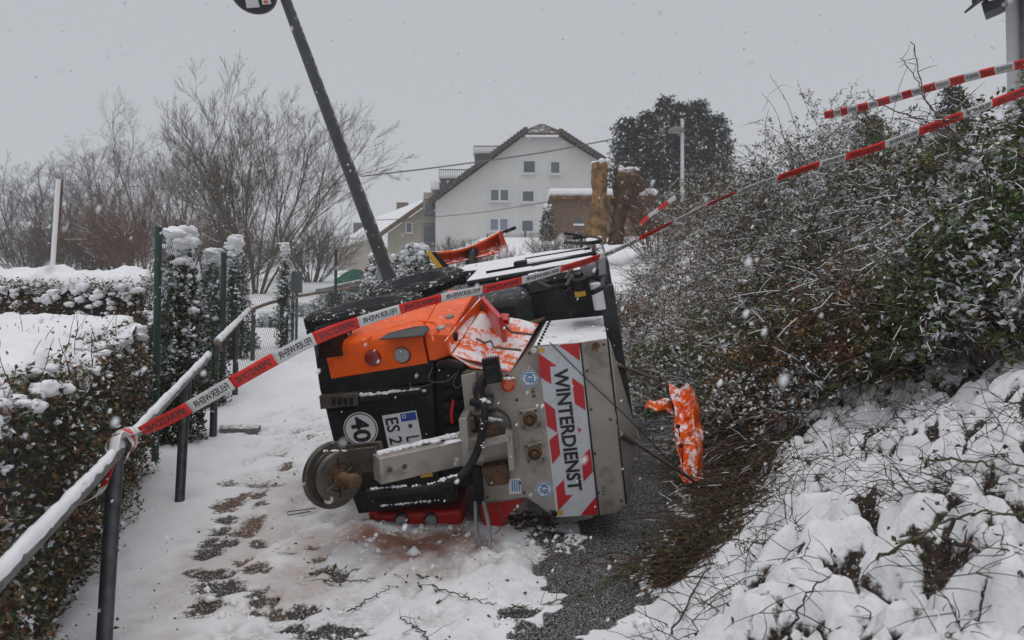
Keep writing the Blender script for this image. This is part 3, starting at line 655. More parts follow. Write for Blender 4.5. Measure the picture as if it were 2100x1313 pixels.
for (l0, l1, w) in (((997,559),(1223,520),.020), ((1077,531),(1211,509),.016), ((1090,545),(1228,514),.010)):
    mb = MB(); mb.bar(A(*l0, -.553), A(*l1, -.553), .020, w, (1, 0, 0)); part(mb, 'door_rail', 'black', .002, door)
mb = MB(); q = A(1068, 543, -.56); mb.box(q.x-.03, q.x+.02, q.y-.06, q.y+.06, q.z-.05, q.z+.05); part(mb, 'door_handle', 'black', .01, door)
# rear quarter of the cab with hoses, filter and lamp
mb = MB(); mb.box(-.52, -.40, 1.24, 1.50, 1.08, 1.56); q = part(mb, 'quarter_panel', 'dark_snowy', .01)
mb = MB(); p = A(1207, 552, -.56); mb.lathe(p, (-1, -.3, 0), [(.05, -.03), (.052, .03), (.045, .05)], 20); part(mb, 'marker_lamp', 'clear_lens', 0)
mb = MB(); p = A(1188, 575, -.54); mb.lathe(p, (-1, -.3, 0), [(.055, -.05), (.055, .02), (.03, .03), (.028, .05)], 16); part(mb, 'tank_cap', 'black', .002)
mb = MB(); p = A(1194, 600, -.45); mb.box(p.x - .03, p.x + .12, p.y - .02, p.y + .25, p.z - .10, p.z + .1); eb = part(mb, 'electrics_box', 'black', .01)
mb = MB(); mb.box(p.x - .02, p.x + .02, p.y - .027, p.y - .021, p.z - .045, p.z + .02); part(mb, 'warning_sticker', 'yellow', 0, eb)
mb = MB(); p = A(1225, 580, -.5); mb.cyl(p, p + Vector((.16, 0, 0)), .045, n=20); part(mb, 'oil_filter', 'white', .004)
for pp in ([(1105,580),(1130,592),(1160,590),(1175,565)], [(1100,572),(1125,580),(1160,575),(1178,540)], [(1215,600),(1235,590),(1240,560)]):
    mb = MB(); mb.tube([A(x, y, -.52) for x, y in pp], .015, 8); part(mb, 'hose', 'black', 0)
# roof edge (right in the picture): rear roof frame
mb = MB(); p1, p2 = A(1236, 497, -.54), A(1243, 590, -.54)
mb.box(-.56, .5, 1.20, 2.95, 1.58, 1.66); part(mb, 'cab_roof', 'dark', .02)
mb = MB(); mb.bar((-.50, .45, 1.60), (-.53, 1.3, 1.62), .09, .05, (0, 0, 1)); part(mb, 'roof_rail', 'dark', .008); mb = MB(); mb.bar((-.48, .45, 1.61), (.40, .45, 1.60), .05, .09, (0, 0, 1)); part(mb, 'roof_frame', 'dark', .008)
mb = MB(); mb.box(-.60, -.50, 2.55, 2.95, 1.52, 1.66); part(mb, 'roof_corner', 'steel_snowy', .01)
# mirror and wipers on the far corner
mb = MB(); pm = A(1190, 497, -.60); mb.tube([pm + Vector((.05, .1, .0)), pm + Vector((-.05, .0, .02)), pm + Vector((-.10, -.02, -.12))], .012, 8); part(mb, 'mirror_arm', 'black', 0)
mb = MB(); mb.tube(smooth_path0([A(x, y, -.60) for x, y in [(1160,497),(1185,499),(1215,498),(1232,493),(1222,488),(1195,487),(1176,489)]]), .016, 8); mro = part(mb, 'mirror', 'black', 0)

# --- spreader hopper
hp = [(955,758),(1049,763),(1091,710),(1190,703),(1245,695),(1283,1035),(1262,1053),(1228,1057),(1138,1061),(1081,1020),(990,1030),(975,930),(955,850)]
hop = plate(hp, -.05, .014, 'hopper_wall', 'steel', None, .002)
# body of the hopper behind the rear wall
top0 = [B(1093,711,-.035), B(1245,696,-.035), B(1282,1034,-.035), B(1140,1060,-.035)]
far = [A(1140,612,top0[0].x*.0-.42), A(1240,603,-.42)]
yb = .88
bodyA = [Vector((q.x, -.034, q.z)) for q in top0]
bodyB = [Vector((bodyA[0].x + .02, yb, bodyA[0].z + .03)), Vector((bodyA[1].x + .02, yb, bodyA[1].z)), Vector((bodyA[2].x - .05, yb, bodyA[2].z)), Vector((bodyA[3].x - .05, yb, bodyA[3].z))]
mb = MB(); mb.loft(bodyA, bodyB); part(mb, 'hopper', 'steel_snowy', .004)
for i in range(9):                                   # rivets along the lower seam of the snowed side
    q = bodyA[0].lerp(bodyB[0], .04 + .11 * i); mb = MB(); mb.ball(q + Vector((-.004, 0, .03)), .009, 8, 5); part(mb, 'rivet', 'black', 0)
mb = MB(); mb.loft([bodyA[0] + Vector((.0, .0, 0)), bodyA[3], bodyA[3] + Vector((-.22, 0, -.24)), bodyA[0] + Vector((.26, 0, -.24))], [bodyB[0], bodyB[3], bodyB[3] + Vector((-.22, 0, -.26)), bodyB[0] + Vector((.26, 0, -.26))]); part(mb, 'hopper_base', 'steel', .004)
mb = MB(); q0 = bodyB[0]; mb.bar(q0 + Vector((-.03, -.12, -.02)), q0 + Vector((.02, .02, -.30)), .012, .12, (0, 1, 0)); part(mb, 'mounting_plate', 'rust', .003)
# folded lid strip towards the roof
mb = MB(); s0 = [B(x, y, -.048) for x, y in [(1247,695),(1284,1034)]]; s1 = [B(1252,705,.08), B(1303,880,.05), B(1290,1020,.06)]
mb.add([s0[0], s0[1], s1[2], s1[1], s1[0]], [(0, 1, 2, 3, 4)]); part(mb, 'lid_flap', 'steel', 0, solid=.006)
mb = MB(); mb.tube([B(1190,703,-.056), B(1229,1057,-.056)], .004, 6); mb.tube([B(1247,697,-.054), B(1285,1034,-.054)], .004, 6); part(mb, 'panel_seam', 'black', 0)
for (x, y) in [(965,770),(1040,770),(1085,724),(1000,1020),(1075,1010),(1130,1048),(1238,706),(1274,1026),(1204,760),(1212,840),(1220,930),(1227,1010),(1060,820),(1066,990),(1252,860)]:
    q = B(x, y, -.05); mb = MB(); mb.lathe(q, (0, -1, 0), [(.009, 0), (.009, .003), (.006, .006), (.001, .007)], 10); part(mb, 'rivet', 'steel_dark', 0, hop)
plate([(1214,708),(1220,702),(1228,704),(1231,710),(1226,716),(1224,724),(1220,716),(1216,722),(1213,715)], -.0515, .001, 'rust_stain', 'rust', hop, 0)
# warning board with chevrons and lettering
bd = plate([(1103,712),(1189,703.5),(1226,1056),(1141,1061)], -.054, .003, 'warning_board', 'sign_white', None, 0)
for poly in [[(1103.5,724),(1142,751),(1128,752),(1131,788),(1108,774)], [(1145,707.8),(1188.6,703.5),(1189,740)], [(1173,775),(1197,792),(1201,842),(1179,828)],
             [(1116,823),(1138,840),(1143,888),(1122,874)], [(1144,889),(1149,932),(1133,952),(1126.5,903)], [(1185,876),(1192,881),(1187,889)],
             [(1210,920),(1216,968),(1197,988),(1192,938)], [(1156,984),(1160,1016),(1175,1015),(1145,1048),(1140,1001)], [(1222.5,1018),(1225.8,1055.8),(1190,1057.8)]]:
    plate(poly, -.0565, .0015, 'chevron', 'sign_red', bd, 0)
o_ = B(1134.5, 759, -.058); e_ = B(1165, 1008, -.058); u_ = B(1164.5, 755.5, -.058) - o_
mb = MB(); put_text(mb, 'WINTERDIENST', o_, e_ - o_, u_, (e_ - o_).length, .028); part(mb, 'board_lettering', 'ink', 0, bd, smooth=False)
# blue hexagon emblems
def emblem(cx, cy, r=.058):
    c = B(cx, cy, -.0535); al = Vector((e_ - o_)).normalized(); upv = u_.normalized()
    h6 = [(-.62, .80), (.62, .80), (1.0, 0), (.62, -.80), (-.62, -.80), (-1.0, 0)]
    def hexa(s, y): return [c + (upv * q[0] * .92 + al * q[1]) * 0 + (al * q[0] * s * .9 + upv * q[1] * s) + Vector((0, y, 0)) for q in h6]
    hexpts = lambda s, y: [c + al * (q[1] * s * .82) + upv * (q[0] * s * .92) + Vector((0, y, 0)) for q in [(-1.0, 0), (-.5, .95), (.5, .95), (1.0, 0), (.5, -.95), (-.5, -.95)]]
    o = part(MB().prism(hexpts(r, -.001), (0, .002, 0)), 'emblem', 'white', 0)
    part(MB().add(hexpts(r*.93, -.0022) + hexpts(r*.80, -.0022), [(i, (i+1) % 6, 6+(i+1) % 6, 6+i) for i in range(6)]), 'emblem_border', 'blue', 0, o)
    mb = MB(); put_text(mb, 'KIF', c - al * r * .50 - upv * r * .40 + Vector((0, -.0026, 0)), al, upv * r * .80, r * 1.0, .035); part(mb, 'emblem_lettering', 'blue', 0, o, smooth=False)
emblem(1086, 776); emblem(1116, 1004)
mb = MB(); put_text(mb, 'GB 85', B(1089, 797, -.052), e_ - o_, u_.normalized() * .02, .055); part(mb, 'stencilled_code', 'ink', 0, smooth=False)
mb = MB(); put_text(mb, 'RH', B(1232, 998, -.052), e_ - o_, u_.normalized() * .025, .05, -.01); part(mb, 'scribbled_mark', 'steel_dark', 0, smooth=False)
for (x, y) in [(1110, 719), (1148, 1052)]: plate([(x-6,y-4),(x+6,y-5),(x+7,y+3),(x-5,y+4)], -.059, .001, 'yellow_sticker', 'yellow', bd, 0)
dp = plate([(1043,984),(1067,980),(1069,1012),(1044,1014)], -.0525, .002, 'data_plate', 'white', None, 0)
for i in range(4): plate([(1049+4.6*i,985),(1051.5+4.6*i,984.6),(1052.5+4.6*i,1008),(1050+4.6*i,1008.4)], -.0533, .0006, 'plate_print', 'blue', dp, 0)
for (x, y, mt) in [(1095, 719, 'pale_cap'), (1137, 1053, 'black')]:
    p = B(x, y, -.052); mb = MB(); mb.lathe(p, (0, -1, 0), [(.017, 0), (.017, .008), (.012, .012)], 18); part(mb, 'end_cap', mt, 0)
# rust run on the plain strip
# bearings with four bolts
for (x, y) in [(1087, 858), (1097, 927)]:
    p = B(x, y, -.05); mb = MB(); mb.box(p.x-.058, p.x+.058, p.y-.014, p.y, p.z-.055, p.z+.055); br = part(mb, 'bearing_plate', 'steel', .012)
    mb = MB(); mb.lathe(p + Vector((0, -.014, 0)), (0, -1, 0), [(.042, 0), (.040, .02), (.030, .024), (.028, .012), (.018, .012), (.018, .034), (.010, .036)], 24); part(mb, 'bearing', 'rust', 0, br)
    for sx in (-1, 1):
        for sz in (-1, 1):
            mb = MB(); mb.cyl(p + Vector((sx*.042, -.014, sz*.040)), p + Vector((sx*.042, -.026, sz*.040)), .009, n=6); part(mb, 'bolt', 'steel_dark', 0, br)
# gearbox cover: rounded plate with a ring of bolts, drum and bracket
p = B(1012, 905, -.05); mb = MB(); pts = []
for k in range(28):
    t = 2*math.pi*k/28; pts.append(p + Vector((.21*math.copysign(abs(math.cos(t))**.7, math.cos(t)), 0, .135*math.copysign(abs(math.sin(t))**.7, math.sin(t)))))
mb.prism(pts, (0, -.012, 0)); gc = part(mb, 'gear_cover', 'steel', .004)
for k in range(14):
    t = 2*math.pi*k/14; q = p + Vector((.19*math.copysign(abs(math.cos(t))**.7, math.cos(t)), -.012, .117*math.copysign(abs(math.sin(t))**.7, math.sin(t)))); mb = MB(); mb.cyl(q, q + Vector((0, -.010, 0)), .008, n=6); part(mb, 'bolt', 'steel_dark', 0, gc)
mb = MB(); q = B(1015, 872, -.06); mb.lathe(q, (0, -1, 0), [(.095, 0), (.095, .05), (.08, .065), (.04, .07)], 28); part(mb, 'gear_drum', 'steel_dark', .003, gc)
mb = MB(); q = B(1003, 888, -.12); mb.box(q.x-.05, q.x+.05, q.y-.02, q.y, q.z-.05, q.z+.05); mb.lathe(q + Vector((0, -.02, 0)), (0, -1, 0), [(.034, 0), (.03, .03), (.015, .032)], 20); part(mb, 'flange_bearing', 'rust', .006, gc)
mb = MB(); mb.loft([B(x, y, -.06) for x, y in [(975,905),(1040,890),(1046,905),(980,920)]], [B(x, y, -.26) for x, y in [(975,905),(1040,890),(1046,905),(980,920)]]); part(mb, 'cover_shelf', 'steel', .003, gc)
mb = MB(); mb.prism([B(x, y, -.20) for x, y in [(1036,885),(1050,895),(1056,965),(1044,968)]], (0, .15, 0)); part(mb, 'cover_bracket', 'steel', .003, gc)
mb = MB(); mb.prism([B(x, y, -.14) for x, y in [(985,960),(1040,950),(1044,995),(1000,1000)]], (0, .09, 0)); part(mb, 'motor_block', 'rust', .012)
mb = MB(); mb.prism([B(x, y, -.28) for x, y in [(940,860),(957,857),(966,960),(950,965)]], (0, .20, 0)); part(mb, 'arm_bracket', 'steel', .003)
mb = MB(); mb.prism([B(x, y, -.10) for x, y in [(945,770),(975,765),(985,850),(955,858)]], (0, .06, 0)); part(mb, 'side_gusset', 'steel', .003)
for (x, y, w, h) in [(985,835,26,20), (965,870,14,26), (1000,825,18,14), (975,800,14,18)]:
    mb = MB(); mb.prism([B(x-w/2,y-h/2,-.16), B(x+w/2,y-h/2-2,-.16), B(x+w/2+2,y+h/2,-.16), B(x-w/2,y+h/2+2,-.16)], (0, .10, 0)); part(mb, 'valve_block', 'steel_dark', .008)
# spinner arm, a folded channel
a0, a1 = B(772, 962, -.50), B(985, 915, -.16)
mb = MB(); mb.bar(a0, a1, .14, .105, (0, -1, 0)); arm = part(mb, 'spinner_arm', 'steel', .006)
b0, b1 = B(768, 938, -.46), B(945, 896, -.20); mb = MB(); mb.bar(b0, b1, .012, .16, (0, -1, 0)); part(mb, 'arm_flange', 'steel_snowy', .003, arm)
mb = MB(); b0, b1 = B(700, 948, -.42), B(775, 940, -.46); mb.bar(b0, b1, .13, .02, (0, -1, 0)); mb.bar(b0 + Vector((.0, .12, 0)), b1 + Vector((0, .12, 0)), .11, .02, (0, -1, 0)); part(mb, 'arm_fork', 'steel_dark', .004, arm)
for (x, y) in [(799, 965), (829, 958)]:
    q = B(x, y, -.545); mb = MB(); mb.cyl(q + Vector((0, .02, 0)), q + Vector((0, -.008, 0)), .012, n=6); part(mb, 'bolt', 'steel_dark', 0, arm)
# spinner disc
dc = B(690, 976, -.46); ax = Vector((.05, -.66, .75)).normalized()
mb = MB(); mb.lathe(dc - ax * .045, ax, [(.06, 0), (.172, .0), (.176, .006), (.176, .028), (.168, .034), (.14, .03), (.135, .04)], 56); sp_ = part(mb, 'spinner_disc', 'steel_dark', 0)
mb = MB(); mb.lathe(dc - ax * .01, ax, [(.13, 0), (.135, .01), (.135, .035), (.125, .045), (.075, .045), (.07, .02), (.065, .02)], 48); part(mb, 'disc_housing', 'steel_dark', 0, sp_)
mb = MB(); mb.lathe(dc, ax, [(.075, 0), (.07, .03), (.045, .03), (.045, .055)], 24); part(mb, 'hub', 'rust', 0, sp_)
mb = MB(); mb.lathe(dc + ax * .03, ax, [(.03, 0), (.03, .11), (.038, .11), (.038, .15), (.03, .155)], 20); part(mb, 'drive_motor', 'rust', .002, sp_)
for k in range(6):
    t = 2*math.pi*k/6; a_ = ax.orthogonal().normalized(); e = a_*math.cos(t) + ax.cross(a_)*math.sin(t); mb = MB(); mb.bar(dc+ax*.04+e*.045, dc+ax*.04+e*.11, .012, .02, ax); part(mb, 'disc_vane', 'steel_dark', .002, sp_)
q = B(674, 1023, -.52); mb = MB(); mb.lathe(q, (0, -1, .3), [(.024, 0), (.024, .015), (.018, .022)], 20); part(mb, 'grease_cap', 'pale_cap', 0, sp_)
mb = MB(); mb.tube([B(x, y, -.45) for x, y in [(648,1042),(590,1050),(590,1057),(636,1049)]], .003, 6); part(mb, 'bent_wire', 'steel_dark', 0)
# hoses
def smooth_path(P, m=8):
    P = [Vector(q) for q in P]; out = []
    for i in range(len(P)-1):
        p0, p1, p2, p3 = P[max(i-1,0)], P[i], P[i+1], P[min(i+2,len(P)-1)]
        for k in range(m):
            t = k/m; out.append(.5*((2*p1)+(p2-p0)*t+(2*p0-5*p1+4*p2-p3)*t*t+(3*p1-p0-3*p2+p3)*t**3))
    return out + [P[-1]]
def hose(pp, r, name='hose', mat='black'):
    P = smooth_path([B(*q) for q in pp]); mb = MB(); mb.tube(P, r, 12); return part(mb, name, mat, 0)
hose([(968,825,-.2),(992,835,-.26),(990,880,-.30),(975,935,-.34),(940,980,-.40),(880,1000,-.44),(810,1008,-.48),(752,1010,-.5)], .021)
hose([(1000,775,-.1),(985,790,-.14),(983,815,-.16),(988,835,-.2)], .03); hose([(900,750,-.02),(925,745,-.06),(950,752,-.06)], .024)
hose([(888,752,-.01),(880,780,-.03),(915,782,-.05),(935,765,-.04)], .004, 'cable', 'steel_dark'); hose([(945,752,-.03),(930,785,-.04),(940,795,-.04),(960,770,-.05)], .004, 'cable', 'steel_dark')
hose([(840,785,-.03),(845,795,-.03),(870,792,-.03),(890,785,-.03)], .004, 'cable', 'steel_dark')
hose([(1015,1030,-.07),(1030,1060,-.08),(1025,1085,-.1),(1015,1095,-.1)], .003, 'cable', 'steel_dark')
hose([(930,820,-.04),(926,850,-.05),(928,868,-.05)], .010, 'red_lever', 'red')
for i in range(6):
    y = 800 + 26*i; mb = MB(); mb.prism([B(905+2*i, y, .02), B(950+2*i, y-6, .02), B(952+2*i, y+10, .02), B(907+2*i, y+14, .02)], (0, .1, 0)); part(mb, 'frame_rib', 'black', .006)
# work lamp with cooling fins and amber beacon
wl = B(1010, 766, -.16); mb = MB(); mb.box(wl.x-.05, wl.x+.05, wl.y-.03, wl.y+.05, wl.z-.045, wl.z+.045); wlo = part(mb, 'work_lamp', 'black', .008)
for i in range(7):
    mb = MB(); zz = wl.z - .042 + .0135*i; mb.box(wl.x-.085, wl.x-.045, wl.y-.028, wl.y+.048, zz, zz+.006); part(mb, 'cooling_fin', 'black', .001, wlo)
bc = B(1043, 787, -.055); mb = MB(); mb.lathe(bc, (0, -1, 0), [(.040, 0), (.040, .02), (.036, .045), (.022, .058), (.003, .06)], 28); part(mb, 'amber_beacon', 'amber', 0)
mb = MB(); mb.prism([B(x, y, -.08) for x, y in [(948,762),(965,761),(966,780),(950,782)]], (0, .012, 0)); part(mb, 'strap_buckle', 'steel_dark', .003)
# loop strap hanging below
P = smooth_path([B(975,1030,-.14), B(977,1080,-.24), B(986,1122,-.36), B(996,1140,-.42), B(1005,1122,-.36), B(1003,1080,-.24), B(992,1030,-.14)], 6)
mb = MB()
for i in range(len(P)-1): mb.bar(P[i], P[i+1], .014, .030, (0, 1, 0))
part(mb, 'hanging_strap', 'grey_strap', 0)
mb = MB(); mb.prism([B(x, y, -.1) for x, y in [(968,960),(985,958),(992,1035),(974,1038)]], (0, .06, 0)); part(mb, 'strap_mount', 'black', .004)
# orange chute hopper (open tray) with spring clips
def patch(P00, P10, P01, P11, name, mat, bulge=(0, 0, 0), nu=12, nv=12, th=.006, wob=.0):
    bl = Vector(bulge)
    def fn(u, v):
        q = P00.lerp(P10, u).lerp(P01.lerp(P11, u), v) + bl * (math.sin(math.pi*u)*math.sin(math.pi*v))
        return q + Vector((wob*math.sin(9*u+5*v), 0, wob*math.cos(7*v+3*u)))
    mb = MB(); mb.grid(fn, nu, nv); return part(mb, name, mat, 0, solid=th)
tr = patch(B(925,728,-.04), B(1049,762,-.05), B(985,640,.40), B(1105,664,.42), 'chute', 'orange_snowy', (.05, 0, -.02), wob=.004)
patch(B(910,700,-.05), B(925,728,-.05), B(985,612,.42), B(985,640,.42), 'chute_side', 'orange_snowy', (0, 0, -.03), wob=.003)
patch(B(925,728,-.05), B(967,756,-.055), B(985,740,.1), B(1049,762,-.05), 'chute_lip', 'orange_snowy', (.01, 0, 0))
mb = MB(); mb.prism([A(x, y, -.50) for x, y in [(985,610),(992,606),(1030,648),(1022,652)]], (.14, .02, 0)); part(mb, 'chute_flange', 'red', .004)
mb = MB(); mb.prism([A(x, y, -.42) for x, y in [(1027,642),(1044,643),(1042,656),(1029,655)]], (.03, .01, 0)); part(mb, 'chute_lug', 'red', .004)
for pp in ([(1015,670,.22),(1028,676,.2),(1036,672,.21),(1050,685,.2),(1093,690,.18)], [(978,698,.1),(995,707,.08),(1008,703,.09),(1014,716,.07),(1070,722,.05)]):
    P = [B(x, y, b) for x, y, b in pp]; mb = MB(); mb.tube([q + Vector((-.012, -.01, 0)) for q in P], .007, 8); part(mb, 'spring_clip', 'steel_dark', 0, tr)
# lid struts reaching to the bank
for p0_, p1_ in (((1272,888,-.02), (1422,985,.30)), ((1262,745,.3), (1350,780,1.0))):
    P0, P1 = B(*p0_), B(*p1_); mb = MB(); mb.bar(P0, P1, .012, .042, (0, -1, 0)); part(mb, 'lid_strut', 'steel_dark', .002)
    mb = MB(); mb.lathe(P0 + Vector((0, -.01, 0)), (0, -1, 0), [(.016, 0), (.016, .012)], 12); part(mb, 'strut_bolt', 'steel', .002)
mb = MB(); mb.tube([B(1127,702,-.07), B(1200,775,-.08), B(1280,850,-.08), B(1395,968,.1)], .0035, 6); part(mb, 'lashing_cord', 'ink', 0)

# --- snow plow on the nose, seen past the wheels
pw0, pw1 = at(893, 548, 8.0), at(1040, 515, 8.35)            # lower edge
pt0, pt1 = at(885, 520, 8.05), at(1027, 475, 8.45)
pl_ = empty('plow', parent=truck)
def plowf(u, v):
    lo_, hi_ = pw0.lerp(pw1, u), pt0.lerp(pt1, u); q = lo_.lerp(hi_, v); q = q + Vector((0, .14 * (math.sin(math.pi * v)) , -.06 * math.sin(math.pi*u) * v)); return VI @ q
mb = MB(); mb.grid(plowf, 16, 10); part(mb, 'plow_blade', 'orange_plow', 0, pl_, solid=.012)
mb = MB(); mb.tube([VI @ (pt0.lerp(pt1, t/10) + Vector((0, 0, -.06*math.sin(math.pi*t/10)))) for t in range(11)], .018, 8); part(mb, 'plow_top_edge', 'orange_snowy', 0, pl_)
mb = MB(); q0, q1, q2, q3 = [VI @ at(x, y, 7.98) for x, y in [(873,518),(882,514),(908,548),(898,552)]]; mb.prism([q0, q1, q2, q3], VI.to_3x3() @ Vector((0, .1, 0))); part(mb, 'plow_marker', 'yellow', .003, pl_)
mb = MB(); mb.prism([VI @ at(x, y, 7.99) for x, y in [(882,517),(893,516),(920,545),(910,550)]], VI.to_3x3() @ Vector((0, .12, 0))); part(mb, 'plow_rubber', 'black', .006, pl_)
mb = MB(); mb.prism([VI @ at(x, y, 8.34) for x, y in [(1022,478),(1029,474),(1043,512),(1030,520)]], VI.to_3x3() @ Vector((0, .25, 0))); part(mb, 'plow_end_plate', 'orange_plow', .003, pl_)
mb = MB(); mb.cyl(VI @ at(1024, 480, 8.5), VI @ at(1057, 467, 8.55), .018, n=10); part(mb, 'plow_marker_rod', 'black', 0, pl_)
for u in (.25, .55, .8):
    mb = MB(); mb.tube([Vector(plowf(u, t/8)) + VI.to_3x3() @ Vector((0, -.02, 0)) for t in range(9)], .012, 6); part(mb, 'plow_rib', 'orange_plow', 0, pl_)
mb = MB(); mb.cyl((0, 3.0, .3), VI @ (pw0.lerp(pw1, .5) + Vector((0, .15, .1))), .06, n=12); part(mb, 'plow_mount', 'black', .004, pl_)
# lying snow ridges on the truck
def snow_ridge(P, r, name='lying_snow', k=60):
    Q = []
    for i in range(k):
        t = random.random() * (len(P) - 1); i0 = int(t); q = P[i0].lerp(P[min(i0+1, len(P)-1)], t - i0); Q.append(VM @ q + Vector((random.gauss(0, r*.5), random.gauss(0, r*.5), random.gauss(0, r*.2))))
    me = lumps(np.array([tuple(q) for q in Q]), rng.uniform(.4, 1.0, k) * r, .7); o = link(name, me, M['snow']); o.parent = truck; o.matrix_parent_inverse = VM.inverted(); tag(o, kind='stuff'); return o
up_ = VI.to_3x3() @ Vector((0, 0, 1))
snow_ridge([B(740,812,-.02), B(860,800,-.02)], .016, k=90)
snow_ridge([B(768,934,-.48), B(945,890,-.22)], .016, k=90); snow_ridge([B(768,934,-.42), B(945,890,-.16)], .016, k=70)
snow_ridge([B(758,1003,-.5), B(880,994,-.44), B(938,973,-.40)], .010, k=70); snow_ridge([B(985,825,-.2), B(994,850,-.28), B(985,920,-.33)], .014, k=50)
snow_ridge([B(1030,777,-.09), B(1052,776,-.09)], .012, k=16); snow_ridge([B(1000,858,-.14), B(1030,862,-.11)], .015, k=30); snow_ridge([B(975,828,-.2), B(998,822,-.2)], .016, k=24)
snow_ridge([B(665,925,-.5), B(720,925,-.42)], .008, k=25); snow_ridge([B(780,1038,-.04), B(900,1026,-.04)], .008, k=50)
snow_ridge([Vector((-.57, 1.3, 1.62)), Vector((-.57, 2.9, 1.62))], .016, k=60)

# crumpled orange tarpaulin caught in the brambles beside the hopper
tp = [[(1371,786),(1393,800),(1412,783),(1430,830)], [(1380,840),(1400,838),(1420,835),(1438,862)], [(1384,880),(1402,884),(1424,880),(1441,900)], [(1387,920),(1400,930),(1425,930),(1441,935)], [(1395,960),(1412,968),(1430,975),(1440,978)], [(1399,990),(1408,996),(1420,990),(1437,984)]]
dd = [[6.06,6.12,6.04,6.20],[5.88,5.96,5.88,6.00],[5.74,5.80,5.74,5.86],[5.60,5.68,5.60,5.72],[5.48,5.56,5.50,5.58],[5.44,5.50,5.46,5.50]]
ctrl = [[at(*tp[j][i], dd[j][i]) for i in range(4)] for j in range(6)]
def tarpf(u, v):
    x = u * 3; i = min(int(x), 2); y = v * 5; j = min(int(y), 4); a, b = x - i, y - j
    q = ctrl[j][i].lerp(ctrl[j][i+1], a).lerp(ctrl[j+1][i].lerp(ctrl[j+1][i+1], a), b)
    w = (abs(math.sin(u*5 + v*7)) - .5)*.018 + (abs(math.sin(u*8 - v*12 + 1)) - .5)*.012; return q + Vector((w*.5, -w*1.5, w*.6))
mb = MB(); mb.grid(tarpf, 24, 50)
tarp = empty('orange_tarpaulin', at(1405, 985, 5.45)); tag(tarp, 'crumpled orange tarpaulin cover dusted with snow, caught in brambles beside the hopper', 'tarpaulin')
def tbuild(mb, name, mat, **kw):
    o = mb.build(name, M[mat], tarp, **kw); o.matrix_parent_inverse = Matrix.Translation(-tarp.location); return o
tbuild(mb, 'sheet', 'tarp', solid=.004, ang=22)
fl = [[(1325,828),(1350,818),(1385,822)], [(1322,838),(1350,842),(1384,850)]]
fc = [[at(*fl[0][i], 6.0 + .0*i) for i in range(3)], [at(*fl[1][i], 5.9) for i in range(3)]]
def flapf(u, v):
    x = u * 2; i = min(int(x), 1); a = x - i; q = fc[0][i].lerp(fc[0][i+1], a).lerp(fc[1][i].lerp(fc[1][i+1], a), v); return q + Vector((0, .03*math.sin(6*u+3*v), .012*math.sin(11*u)))
mb = MB(); mb.grid(flapf, 14, 6); tbuild(mb, 'flap', 'tarp', solid=.004, ang=22)
for (x, y, d_) in [(1391,875,5.72),(1397,915,5.58),(1375,800,6.04)]:
    mb = MB(); q = at(x, y, d_); mb.lathe(q + Vector((0, .012, 0)), (0, -1, .2), [(.016, 0), (.016, .012), (.01, .016)], 14); tbuild(mb, 'eyelet', 'ink')
    mb = MB(); mb.tube([q + Vector((0, -.005, 0)), q + Vector((.006, -.01, -.05)), q + Vector((.008, -.01, -.11))], .004, 6); tbuild(mb, 'tie_cord', 'ink')

# ------------------------------------------------------------------ handrail along the path
def snow_strip(P, w, h, name, parent, seed=3):
    """uneven roll of snow lying on a rail (half-round section)"""
    P = smooth_path(P, 10) if len(P) < 60 else P; n = 7; vs = []; m = len(P); tot = 0
    for i, p in enumerate(P):
        d = (P[min(i+1, m-1)] - P[max(i-1, 0)]).normalized(); s = d.cross(Vector((0, 0, 1))).normalized(); u = s.cross(d)
        k = .45 + 1.1 * float(fbm(i * .33 + seed, seed * 1.7, 1, 3, seed)); k2 = .6 + .8 * float(fbm(i * .45, seed, 1, 3, seed + 5))
        for j in range(n):
            t = math.pi * j / (n - 1); vs.append(p + s * (math.cos(t) * w * k2) + u * (math.sin(t) * h * k - .25 * w * (1 - math.sin(t)) * k))
    fs = [(i*n+j, i*n+j+1, (i+1)*n+j+1, (i+1)*n+j) for i in range(m-1) for j in range(n-1)]
    fs += [tuple(range(n)), tuple(range((m-1)*n, m*n))[::-1]]
    return MB().add(vs, fs).build(name, M['snow'], parent, ang=80)
def densify(P, step=.03):
    out = []
    for i in range(len(P)-1):
        k = max(1, int((P[i+1]-P[i]).length / step)); out += [P[i].lerp(P[i+1], t/k) for t in range(k)]
    return out + [P[-1]]
HR = .745
def railing(name, posts, ends, label, rmat, r=.030, snow=True, cap=None):
    root = empty(name); tag(root, label, 'railing')
    for (x, y, h, lx, ly) in posts:
        z = gzf(x, y); mb = MB(); mb.tube([(x, y, z - .12), (x + lx * .5, y + ly*.5, z + h * .5), (x + lx, y + ly, z + h)], .031, 18); mb.build('post', M['galv'], root)
    mb = MB(); P = smooth_path(ends, 10); mb.tube(P, r, 14); mb.build('handrail', M[rmat], root)
    if snow: snow_strip([p + Vector((0, 0, r * .72)) for p in densify(P)], r * .80, r * .80, 'lying_snow', root, len(posts))
    return root
yl = [3.15, 5.29]
rz = lambda x, y: SLOPE * y + HR
e0, e1 = (rail_x(1.5), 1.5), (rail_x(6.75), 6.75)
railing('handrail_fence', [(-1.615, 3.31, HR + .02, -.07, .24), (-2.115, 5.30, HR + .025, -.065, .27)],
        [Vector((x, y, rz(x, y))) for x, y in [e0, (rail_x(3.2), 3.2), (rail_x(5), 5), e1]], 'snow-topped grey handrail on two posts beside the big clipped hedge', 'rail', .027)
pp2 = [(rail_x(7.13), 7.13), (rail_x(9.2), 9.2), (rail_x(12.0), 12.0), (-3.87, 14.6), (-3.55, 17.2)]
